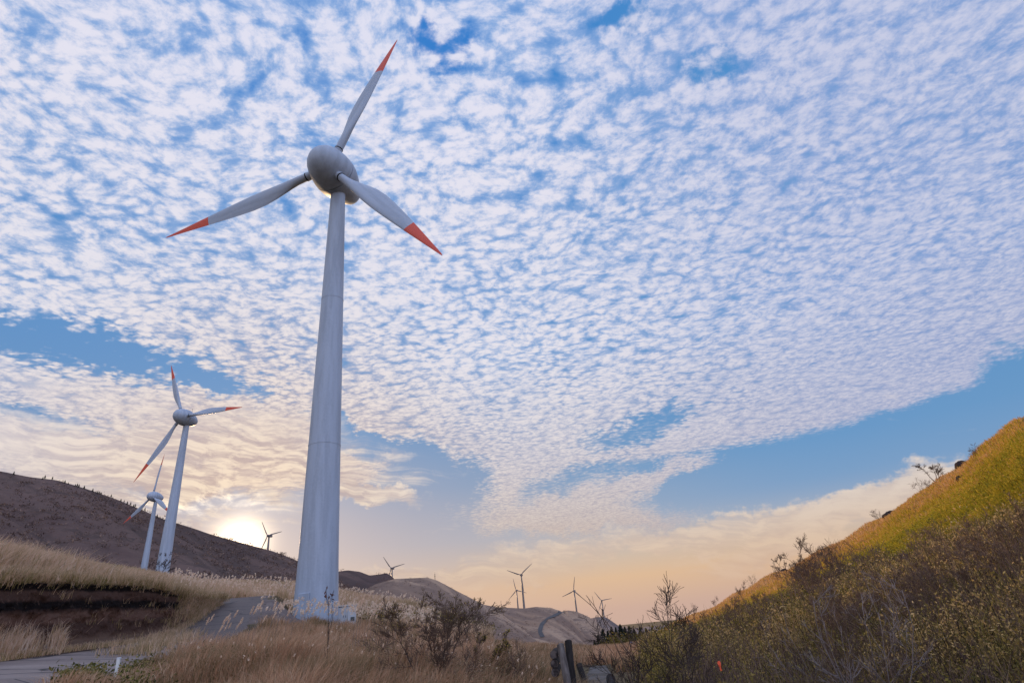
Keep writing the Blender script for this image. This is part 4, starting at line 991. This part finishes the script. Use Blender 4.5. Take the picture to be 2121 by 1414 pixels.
def shrub(name, loc, rz, label, cat, group=None, mat=None, matt=None, leafy=None, lean_=0.0, **kw):
    th, tn, tips = grow(**kw)
    root = empty(name, loc, rz); root.rotation_euler = (0, lean_, rz) if not lean_ else (0, lean_, 0); t = th.build('trunk', mat or M_TWIG, root); c = tn.build('crown', matt or mat or M_TWIG, root)
    if leafy:
        n, sz, m_, lo, hi = leafy; rg = np.random.default_rng(kw['seed']); ps = np.concatenate([np.array(q[2:]) for q in tips]); zz = ps[:, 2]; k = (zz >= np.quantile(zz, lo)) & (zz <= np.quantile(zz, hi)); ps = ps[k]
        cc = ps[rg.integers(0, len(ps), n)] + rg.normal(0, sz * .8, (n, 3))
        V, f4, _, T, Hh = leaves(cc, sz, rg.uniform(.2, .9, n), rg)
        lo_ = link('leaves', mesh_np('leaves', V, f4, None, False, {'tone': T, 'h': Hh}), m_, root)
    tag(root, label, cat, group); return root
def pl(u, v, r, sink=.05):
    p = at(u, v, r); return (p[0], p[1], float(gz(p[0], p[1])) - sink)
# round bush on the mound and its smaller neighbour
shrub('round_bush', pl(905, 1400, 9.6), .4, 'leafy dark bush with bare lower branches standing on the near mound', 'bush', matt=M_TWIGP, leafy=(1500, .011, M_UNDER, .45, 1.), seed=5, H=1.40, stems=5, spread=.75, lv=3, r0=.018, kids_=(7, 10), bend=.15, up=.05, ratio=.50, minr=.0030, first=.3)
shrub('small_bush', pl(1012, 1370, 10.2), 1.2, 'smaller twiggy bush to the right of the leafy dark bush', 'bush', leafy=(1200, .015, M_UNDER, .3, 1.), seed=8, H=.80, stems=4, spread=.6, lv=3, r0=.015, kids_=(6, 8), bend=.17, up=.1, ratio=.5, minr=.0028, first=.3)
for (u, v, r_, H_, sd, lb) in ((838, 1392, 11.0, .78, 201, 'low twiggy brown shrub at the left foot of the leafy dark bush'), (955, 1402, 9.3, .80, 202, 'low twiggy brown shrub between the leafy dark bush and the smaller bush'), (1062, 1392, 10.0, .72, 203, 'grey-brown twiggy shrub on the right end of the mound'), (785, 1384, 11.8, .62, 205, 'small twiggy shrub on the mound below the utility cabinet'), (980, 1360, 12.5, .95, 206, 'twiggy shrub standing behind the smaller bush')):
    shrub('twiggy_shrub', pl(u, v, r_), sd, lb, 'shrub', 'twiggy shrubs on the mound', mat=M_TWIGP, leafy=(500, .010, M_MOUND, .3, 1.), seed=sd, H=H_, stems=6, spread=.7, lv=2, r0=.009, kids_=(7, 10), bend=.16, up=.05, ratio=.55, minr=.0028)
shrub('seedling_tree', pl(672, 1300, 11.0), 0, 'thin bare sapling with a few curled leaves in front of the main tower', 'sapling', leafy=(16, .030, material('curled_brown_leaf', lambda t, b: t.put(b.inputs['Base Color'], (.10, .035, .025)), .8), .6, 1.), seed=14, H=1.30, stems=1, spread=.05, lv=1, r0=.011, kids_=(9, 12), bend=.07, up=.25, ratio=.36, minr=.003, first=.25)
# big bare shrub at the right of the track, with long straight canes
shrub('bare_shrub', pl(1392, 1414, 6.6), .3, 'large dark bare shrub spreading against the sky right of the track', 'shrub', lean_=-.12, seed=21, H=1.40, stems=3, spread=.42, lv=3, r0=.022, kids_=(6, 9), bend=.12, up=.05, ratio=.58, minr=.0022, first=.30)
shrub('pale_shrub', pl(1432, 1414, 6.4), 2.0, 'pale-stemmed thin shrub just right of the large dark bare shrub', 'shrub', mat=M_TWIGL, matt=M_TWIGP, seed=24, H=1.08, stems=5, spread=.30, lv=2, r0=.011, kids_=(5, 7), bend=.10, up=.10, ratio=.5, minr=.0022)
shrub('cane_shrub', pl(1348, 1414, 6.8), .9, 'low purple thicket shrub left of the large dark bare shrub, beside the track', 'shrub', mat=M_TWIGP, seed=27, H=.85, stems=7, spread=.55, lv=2, r0=.009, kids_=(5, 7), bend=.14, up=.06, ratio=.55, minr=.0022)
for (ub, vb, ut, vt, ln, lb) in ((1330, 1330, 1195, 1228, 1, 'upper of two long bare canes crossing in front of the smallest far turbine'), (1290, 1318, 1214, 1232, 1, 'lower of two long bare canes leaning left over the far ridges')):
    a_ = at(ub, vb, 6.2); b_ = at(ut, vt, 6.0); L = np.linspace(0, 1, 10); foot = a_ + (a_ - b_) * .25; foot = np.array([foot[0] + .15, foot[1], float(gz(foot[0], foot[1]))])
    c1 = (1 - L)[:, None] ** 2 * foot + 2 * ((1 - L) * L)[:, None] * (a_ + (a_ - foot) * .0) + (L ** 2)[:, None] * b_
    m = MB(); m.tube(c1, .0062 * (1.15 - L * .75), 5); m_o = m.build('bare_cane', M_TWIGP); m_o.data.transform(Matrix.Translation(-Vector(foot))); m_o.location = foot
    for k in range(5):
        i = 4 + k; d = c1[min(i + 1, 9)] - c1[i - 1]; d /= np.linalg.norm(d); sd = np.array([(-1) ** k * .5, .1, .6]); e = c1[i] + (d * .7 + sd * .5) * .10
        tw = MB(); tw.tube([c1[i] - foot, e - foot], [.0025, .0015], 3); tw.build('twig', M_TWIGP, m_o)
    tag(m_o, lb, 'cane')
def crest_pl(u, v, r, sink=.05):
    a = azel(u, v)[0]; rr = np.linspace(40, 240, 401); z = gz(rr * math.sin(a), rr * math.cos(a)); q = rr[int(np.argmax(z / rr))] * .985
    return (q * math.sin(a), q * math.cos(a), float(gz(q * math.sin(a), q * math.cos(a))) - sink)
# the lone tree and the little shrubs along the right-hand crest
shrub('bare_tree', crest_pl(1941, 992, 104, .2), 2.2, 'lone bare tree against the blue sky on the right-hand crest', 'tree', mat=M_TWIGP, lean_=-.06, ang=(.45, .9), seed=39, H=2.7, stems=3, spread=.6, lv=3, r0=.08, kids_=(6, 8), bend=.10, up=.0, ratio=.60, minr=.010, first=.35)
CS = [(1818, 1066, 116, 1.6, 'small bare crest shrub beside the long dark rock'), (2022, 935, 99, 1.2, 'tiny bare shrub on the crest above the lone bare tree'), (1908, 1004, 108, 1.7, 'low bare shrub on the crest just below the lone bare tree'), (1652, 1160, 141, 1.4, 'bare shrub on the lower crest beneath the sky band'),
      (1612, 1178, 147, 1.2, 'small dark shrub left of the lower crest shrub'), (1560, 1210, 158, 2.2, 'tall spiky bare tree where the crest meets the dark thicket'), (1540, 1222, 166, 1.9, 'dark leaning bare tree left of the tall spiky one'), (1480, 1248, 180, 2.2, 'small bare shrub on the yellow lower end of the crest'), (1438, 1268, 196, 2.4, 'bare shrub at the very foot of the crest line'), (1700, 1138, 131, 1.0, 'very small shrub on the middle of the right-hand crest')]
for i, (u, v, r_, H_, lb) in enumerate(CS):
    shrub('crest_shrub', crest_pl(u, v, r_, .15), i * 1.3, lb, 'shrub', 'bare shrubs along the right-hand crest', mat=M_TWIGP, seed=50 + i, H=H_ * 1.15, stems=4, spread=.6, lv=2, r0=.03 * H_ * .6, kids_=(5, 8), bend=.16, up=.06, ratio=.62, minr=.009)
shrub('tower_foot_shrub', pl(331, 1200, 120, .3), .5, 'small bare bush in front of the second turbine tower', 'shrub', mat=M_TWIG, seed=71, H=3.6, stems=5, spread=.6, lv=3, r0=.055, kids_=(5, 7), bend=.15, up=.05, ratio=.52, minr=.014)
# thicket of bare shrubs on the lower right slope: prototypes copied
protos = []
for i in range(6):
    protos.append(shrub('thicket_shrub', (0, 0, -50), 0, 'bare purple-brown shrub in the thicket on the lower right slope', 'shrub', 'bare shrubs of the right-hand thicket', mat=M_TWIGP if i % 3 else M_TWIG, matt=M_TWIGP, seed=90 + i, H=2.2, stems=5 + i % 3, spread=.55, lv=3 if i < 4 else 2, r0=.022, kids_=(5, 7), bend=.15, up=.06, ratio=.52, minr=.0055))
bt = {}
for c in bpy.data.objects:
    if c.parent: bt.setdefault(c.parent.name, []).append(c)
rg = np.random.default_rng(12); spots = []
tries = 0
while len(spots) < 92 and tries < 4000:
    tries += 1; u = rg.uniform(1480, 2230); r_ = math.exp(rg.uniform(math.log(10.5), math.log(56))); p = at(u, 1300, r_)
    lim = np.interp(u, [1430, 1560, 1700, 1900, 2121, 2300], [66, 54, 41, 33, 28, 26])
    if r_ > lim or fbm(p[0] / 9, p[1] / 9, 131, 2) < -.12: continue
    if all(math.hypot(p[0] - q[0], p[1] - q[1]) > .5 + .035 * r_ for q in spots): spots.append((p[0], p[1], r_))
for i, (x_, y_, r_) in enumerate(spots):
    src = protos[i % 6]; o = src if i < 6 else copy_tree(src, None, bt)
    sc_ = rg.uniform(.75, 1.2) * (.62 if x_ / y_ < math.tan(azel(1680, 1300)[0]) else 1.0) * (.42 if r_ < 15 else .62 if r_ < 25 else .88); o.location = (x_, y_, float(gz(x_, y_)) - .05); o.rotation_euler = (rg.normal(0, .08), rg.normal(0, .08), rg.uniform(0, 6.28)); o.scale = (sc_, sc_, sc_ * rg.uniform(.85, 1.1))
# pale bare saplings standing in the olive undergrowth at right
PS = [(1772, 1414, 9.5), (1800, 1414, 11), (1838, 1405, 10.2), (1862, 1410, 12.5), (1905, 1400, 11.2), (1690, 1405, 12)]
pp_ = None
for i, (u, v, r_) in enumerate(PS):
    if pp_ is None:
        pp_ = shrub('pale_sapling', pl(u, v, r_), 0, 'slender pale-barked sapling rising from the olive undergrowth', 'sapling', 'pale saplings in the undergrowth', mat=M_TWIGL, seed=140, H=1.75, stems=2, spread=.35, lv=2, r0=.014, kids_=(5, 7), bend=.09, up=.08, ratio=.42, minr=.003, first=.4)
    else:
        o = copy_tree(pp_); o.location = pl(u, v, r_); o.rotation_euler = (.05 * i - .1, .04 * (i % 3) - .12, i * 1.1); o.scale = (1, 1, .85 + .08 * (i % 4))
# ---- dark rocks and scrub lumps on the bright slope
def rock(u, v, r_, w, h, seed, label, oncrest=False):
    n, m_ = 12, 20; th = np.linspace(0, math.pi, n); ph = np.linspace(0, 2 * math.pi, m_, endpoint=False); T_, Pp = np.meshgrid(th, ph, indexing='ij')
    k = 1 + .55 * fbm(np.cos(Pp) * 1.6 + seed, T_ * 1.8 + np.sin(Pp) * 1.6, seed, 4)
    X = np.sin(T_) * np.cos(Pp) * k * w / 2; Y = np.sin(T_) * np.sin(Pp) * k * w / 3; Z = np.cos(T_) * k * h / 2
    p = crest_pl(u, v, r_) if oncrest else at(u, v, r_); z = float(gz(p[0], p[1]))
    o = link('rock', mesh_np('rock', np.stack([X, Y, Z], -1), gridfaces(n, m_, True)[:, ::-1], None, True), M_ROCK); o.location = (p[0], p[1], z + h * .28); o.rotation_euler = (0, -.35, .5); tag(o, label, 'rock', 'dark rocks on the right-hand slope')
def _rk(t, b):
    n = t.noise(ocoord(t), 2.2, 6, .65); t.put(b.inputs['Base Color'], t.mix(n, (.018, .012, .012), (.060, .042, .038))); bump(t, b, n, .9, .15)
M_ROCK = material('dark_rock', _rk, .95, .1)
rock(1996, 973, 98, 2.1, 1.3, 3, 'single dark rock on the orange grass right of the lone bare tree')
rock(1836, 1050, 114, 3.0, 1.1, 4, 'long dark rock lying on the crest beside a small bare shrub', True)
rock(1900, 1034, 107, 1.2, .7, 5, 'small dark rock low on the grass below the lone bare tree')
rock(2006, 1035, 82, .9, .8, 6, 'dark boulder alone in the yellow-green grass')
rock(1620, 1170, 144, 1.6, 1.0, 7, 'dark rock on the crest beside the lower bare shrubs', True)
# ---- conifers: a row on the dark hill's crest, a clump in the valley
def conifer(seed, H, W, mat):
    rg = np.random.default_rng(seed); root = empty('conifer'); m = MB(); m.tube([(0, 0, -.8), (0, 0, H * .5), (0, 0, H)], [H * .022, H * .014, .01], 6); m.build('trunk', M_TWIG, root)
    n = 620; s = rg.uniform(0, 1, n) ** .8; a = rg.uniform(0, 6.28, n); lay = (s * 9 % 1); rr = W * .5 * (1 - s) ** .85 * (.45 + .55 * (1 - lay)) * np.sqrt(rg.uniform(.15, 1.15, n))
    C = np.stack([rr * np.cos(a), rr * np.sin(a), H * (.10 + .90 * s) - rr * .25], 1)
    V, f4, _, T, Hh = leaves(C, H * .045, rg.uniform(0, .6, n), rg, .5, .2)
    link('crown', mesh_np('crown', V, f4, None, False, {'tone': T, 'h': Hh}), mat, root); return root
M_CON = ramp_mat('conifer_needles', [(0, (.010, .016, .013)), (.6, (.030, .042, .030)), (1, (.06, .075, .045))], .9, .05)
cA = conifer(1, 4.0, 3.0, M_CON); cB = conifer(2, 2.6, 2.3, M_CON); used = set(); ctree = {}
for c in bpy.data.objects:
    if c.parent: ctree.setdefault(c.parent.name, []).append(c)
def put_conifer(src, loc, sc_, label, group):
    o = src if src.name not in used else copy_tree(src, None, ctree); used.add(src.name)
    o.location = loc; o.scale = (sc_,) * 3; o.rotation_euler = (0, 0, loc[0] * 7.3 % 6.28); tag(o, label, 'conifer', group)
rg = np.random.default_rng(4)
for u in np.concatenate([np.arange(70, 300, 4.4), [8, 20, 31, 52, 310, 322]]):
    uu = u + rg.uniform(-2, 2); az_ = np.interp(uu, [-420, -250, -120, 0, 60, 120, 180, 240, 300, 340, 400], [azel(q[0], q[1])[0] for q in L_RIDGE[:11]])
    j = int(np.argmin(np.abs(HL['az'] - az_))); i = 70 + int(rg.integers(-2, 2)); i = min(i, 71)
    put_conifer(cA, (HL['X'][i, j], HL['Y'][i, j], HL['Z'][i, j] - .2), rg.uniform(.45, .85), 'small dark conifer in the row along the crest of the brush hill', 'conifers along the hill crest')
for k, (u, v, r_, s_) in enumerate([(1232, 1335, 118, .9), (1241, 1333, 112, 1.15), (1252, 1332, 116, 1.45), (1262, 1333, 110, 1.2), (1271, 1331, 122, 1.6), (1280, 1333, 112, 1.35), (1290, 1331, 118, 1.6), (1299, 1332, 108, 1.2), (1308, 1331, 120, 1.5), (1318, 1333, 112, 1.2), (1330, 1331, 120, 1.3), (1343, 1332, 114, 1.1), (1216, 1334, 125, .6), (1204, 1334, 126, .55), (1194, 1334, 128, .6), (1356, 1330, 122, 1.2)]):
    p = at(u, v, r_); put_conifer(cB, (p[0], p[1], float(gz(p[0], p[1])) - .1), s_, 'dark conifer in the clump at the end of the valley', 'conifers in the valley')
# ---- pampas stalks standing clear, one by one
def pampas_stalk(seed, H):
    rg = np.random.default_rng(seed); root = empty('pampas_stalk'); L = np.linspace(0, 1, 7); bx_ = .10 * H * L ** 2
    m = MB(); m.tube(np.stack([bx_, L * 0, L * H], 1), .0035 * (1.2 - .7 * L), 4); m.build('stalk', M_TWIGL, root)
    n = 150; s = rg.uniform(0, 1, n); base = np.array([.10 * H, 0, H]); d = np.array([.45, .05, .85]); C = base + d * (s[:, None] * .17 - .03) + rg.normal(0, 1, (n, 3)) * (.010 * np.sin(math.pi * np.clip(s, .08, .95)))[:, None]
    V, f4, _, T, Hh = leaves(C, .016, rg.uniform(.8, 1, n), rg, .30)
    link('plume', mesh_np('plume', V, f4, None, False, {'tone': T, 'h': Hh}), M_PAMPAS, root); return root
ps = [pampas_stalk(i, 1.0) for i in range(3)]; pt_ = {}
for c in bpy.data.objects:
    if c.parent: pt_.setdefault(c.parent.name, []).append(c)
SP = [(432, 1290), (438, 1283), (462, 1288), (468, 1282), (473, 1290), (486, 1275), (455, 1300), (476, 1299), (489, 1300), (494, 1292), (501, 1290), (521, 1268), (526, 1268), (537, 1258), (541, 1257), (545, 1285), (564, 1279), (571, 1258), (576, 1260), (582, 1262), (600, 1272), (612, 1274), (634, 1266), (452, 1306), (466, 1303),
      (742, 1256), (748, 1252), (755, 1248), (762, 1270), (774, 1272), (790, 1262), (800, 1268), (812, 1265), (826, 1262), (838, 1270), (779, 1278), (765, 1282)]
for i, (u, v) in enumerate(SP):
    o = ps[i] if i < 3 else copy_tree(ps[i % 3], None, pt_)
    r_ = 13.5 + 2.5 * ((i * 37) % 10) / 10; p = at(u, v, r_); z = float(gz(p[0], p[1])); H_ = max(p[2] - z, .35)
    o.location = (p[0] - .1 * H_, p[1], z); o.scale = (.55 + .45 * H_, .55 + .45 * H_, H_); o.rotation_euler = (0, 0, ((i * 53) % 10 - 5) * .12)
    left = u < 700
    tag(o, 'pale pampas plume standing up from the mound before the gravel pad and main tower' if left else 'pale pampas plume rising beside the utility cabinet', 'pampas plume', 'pampas plumes before the gravel pad' if left else 'pampas plumes by the cabinet')
